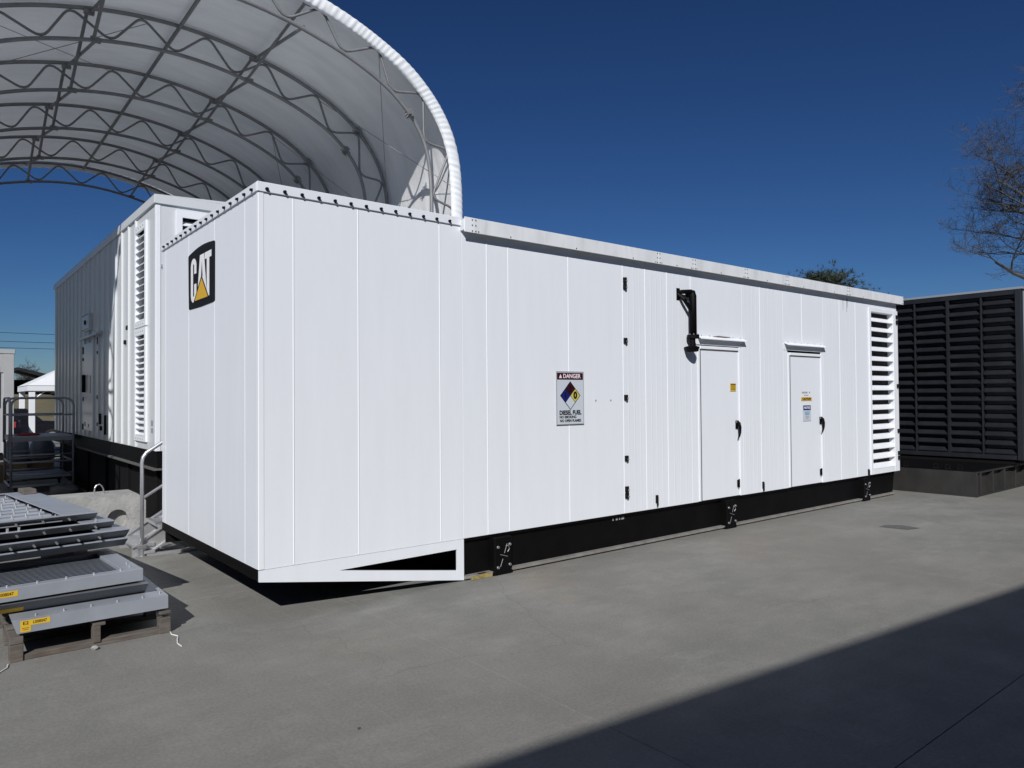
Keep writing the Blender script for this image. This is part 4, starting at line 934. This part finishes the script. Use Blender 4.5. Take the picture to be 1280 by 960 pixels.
# parked SUV
def suv(loc, rz, label):
    t = thing('parked_car', label, 'car', loc, rz)
    body = [(-2.3, .45), (2.25, .45), (2.35, .75), (2.25, 1.02), (1.15, 1.10), (-2.3, 1.08), (-2.38, .8)]
    m = MB(); m.prism(rpoly(body, .12, 3), lambda u, v, d: (u, d, v), -.92, .92); part('body', m, CARP, t)
    cabin = [(1.1, 1.09), (.45, 1.68), (-1.95, 1.70), (-2.28, 1.09)]
    m = MB(); m.add([(u, s*(.86 if v < 1.2 else .70), v) for s in (-1, 1) for u, v in cabin], [(0, 1, 2, 3), (4, 7, 6, 5), (0, 4, 5, 1), (1, 5, 6, 2), (2, 6, 7, 3), (3, 7, 4, 0)]); part('cabin', m, CARP, t)
    m = MB()
    for s in (-1, 1):
        for a, b in ((-1.95, -1.15), (-1.05, -.2), (-.1, .75)):
            q = [(a, s*.858, 1.14), (b, s*.858, 1.14), (min(b, .42), s*.735, 1.60), (a+.06, s*.735, 1.60)]; m.add([(x, y+s*.012, z) for x, y, z in q], [(0, 1, 2, 3)])
    part('window', m, GLASS, t)
    m = MB(); m.add([(1.08, -.72, 1.15), (1.08, .72, 1.15), (.52, .62, 1.64), (.52, -.62, 1.64)], [(0, 1, 2, 3)]); m.add([(-2.27, -.7, 1.16), (-2.27, .7, 1.16), (-2.03, .6, 1.6), (-2.03, -.6, 1.6)], [(0, 3, 2, 1)]); part('windscreen', m, GLASS, t)
    for x in (1.45, -1.45):
        for s in (-1, 1):
            m = MB(); m.cyl((x, s*.72, .36), (x, s*.93, .36), .36, 18); w_ = part('wheel', m, RUBBER, t); m = MB(); m.cyl((x, s*.931, .36), (x, s*.94, .36), .22, 14); part('rim', m, ALU, w_)
    for s in (-.65, .65):
        m = MB(); m.bbox(2.25, 2.32, s-.16, s+.16, .80, .96, .02); part('headlight', m, LETW, t)
        m = MB(); m.bbox(-2.40, -2.33, s-.1, s+.1, .8, 1.05, .02); part('tail_light', m, REDC, t)
    return t
suv((.85, 34.5, -.14), math.radians(8), 'dark SUV with pale window glint parked behind the canopy posts')
suv((-.3, 31.5, -.14+.14), math.radians(95), 'dark car parked between the grey cabin and the canopy')
# barn on the skyline
bn = thing('hay_shed', 'small dark open-sided shed on the rise left of the canopy', 'shed', (4.2, 75, 2.5))
m = MB(); m.prism([(-3, 0), (-2.7, 0), (-2.2, 1.5), (0, 2.1), (2.2, 1.5), (2.7, 0), (3, 0), (2.5, 1.75), (0, 2.4), (-2.5, 1.75)], lambda u, v, d: (u, d, v), -3, 3); part('roof', m, BOXBLK, bn)
m = MB(); m.box(-2.6, 2.6, 2.5, 2.7, 0, 1.4); part('back_wall', m, BLACKM, bn)
# overhead wires
pw = thing('power_line', 'three thin overhead wires crossing the sky at far left', 'power line', (0, 70, 0))
for z in (7.8, 7.05, 6.5):
    m = MB(); m.tube([(-45+5*k, .2*math.sin(k), z+.9*((k-10)/10.0)**2-.02) for k in range(21)], .018, 4); part('wire', m, BLACKM, pw)
for x in (-45, 55):
    m = MB(); m.tube([(x, 0, -.2), (x, 0, 9.2)], [.16, .11], 8); pl = part('pole', m, BARK, pw); m = MB(); m.box(x-.06, x+.06, -1, 1, 8.4, 8.55); part('crossarm', m, BARK, pl)

# ================================================================== TREES
def tree_mesh(seed, h, spread, depth, trunk_r, lean=(0, 0), levels=6, twig=.006, droop=0.0, first=0.28, k0=.65, kk=.65):
    rr = random.Random(seed); trunk = MB(); br = MB(); 
    def grow(p, d, L_, r, lev, mb):
        n = 4 if lev < 3 else 3; pts = [p]; rs = [r]; dd = d.copy(); q = p.copy()
        for k in range(n):
            dd = (dd+Vector((rr.uniform(-1, 1), rr.uniform(-1, 1), rr.uniform(-.6, .8)-droop*(lev > 2)))*(.13+.05*lev)).normalized()
            q = q+dd*(L_/n); pts.append(q.copy()); rs.append(max(twig*.6, r*(1-.55*(k+1)/n)))
        mb.tube(pts, rs, 6 if lev < 2 else (4 if lev < 4 else 3), caps=False)
        if lev >= levels: return
        nb = [9, 4, 4, 4, 4, 4, 3][lev] if lev < 7 else 2
        for k in range(nb):
            t = first+(1-first)*(k+rr.random())/nb if lev == 0 else .25+.75*(k+rr.random()*.9)/nb
            i = min(n-1, int(t*n)); f = t*n-i; f = min(1, f); pp = pts[i]*(1-f)+pts[i+1]*f; rad = rs[i]*(1-f)+rs[i+1]*f
            ax = Vector((rr.uniform(-1, 1), rr.uniform(-1, 1), rr.uniform(-.35, .55))).normalized()
            nd = (dd*.75+ax*(.95 if lev > 0 else spread)).normalized()
            grow(pp, nd, L_*(k0 if lev == 0 else kk)*rr.uniform(.8, 1.2), rad*.62, lev+1, br)
    grow(Vector((0, 0, 0)), Vector((lean[0], lean[1], 1)).normalized(), h, trunk_r, 0, trunk)
    return trunk, br
def bare_tree(name, label, loc, seed, h, spread, r, levels=6, lean=(0, 0), twig=.012, group=None, first=.28, k0=.65, kk=.65):
    t = thing(name, label, 'tree', loc, 0, group)
    a, b = tree_mesh(seed, h, spread, 0, r, lean, levels, twig, first=first, k0=k0, kk=kk)
    part('trunk', a, BARK, t, fix=False); part('crown', b, TWIG, t, fix=False); return t
bare_tree('bare_tree', 'tall leafless tree above the black louvered container at the right edge', (45, 4.3, -.15), 14, 13.6, 1.0, .36, 6, (0, .03), .011, None, .5, .36, .62)
bare_tree('bare_tree', 'rounded leafless tree on the far rise beyond the cabin', (9.6, 118, 2.8), 5, 2.6, 1.5, .14, 5, (0, 0), .016, None, .25)
def pine(label, loc, h, w_, seed, base=.45):
    rr = random.Random(seed); t = thing('pine_tree', label, 'tree', loc)
    m = MB(); m.tube([(0, 0, 0), (.1, 0, h*.5), (0, .1, h*.93)], [.28, .2, .05], 8); part('trunk', m, BARK, t)
    br = MB(); nd = MB()
    for k in range(230):
        z = h*(base+(1-base)*rr.random()**.7); f = (1-(z/h-base)/(1-base))**.38; a = rr.random()*2*PI; R = w_*f*rr.uniform(.45, 1.0)+.3
        d = Vector((math.cos(a), math.sin(a), rr.uniform(.1, .7))).normalized(); s = Vector((0, 0, z*.97)); e = s+d*R; br.tube([s, s*.5+e*.5+Vector((0, 0, .1)), e], [.05, .03, .012], 3, caps=False)
        for c in range(9):
            p = s+(e-s)*rr.uniform(.45, 1.05)+Vector((rr.gauss(0, .22), rr.gauss(0, .22), rr.gauss(.05, .2)))
            for q in range(14):
                dd = (Vector((rr.gauss(0, 1), rr.gauss(0, 1), rr.gauss(.35, 1)))+d*.6).normalized(); L_ = rr.uniform(.22, .42); sd = dd.orthogonal().normalized()*.022
                nd.add([p-sd, p+sd, p+dd*L_], [(0, 1, 2)])
    part('branches', br, BARK, t, fix=False); stuff(part('needles', nd, NEEDLE, t, fix=False)); return t
pine('dark pine crown rising behind the white container roof near its right end', (57.5, 25.4, -.15), 12.3, 6.2, 3)
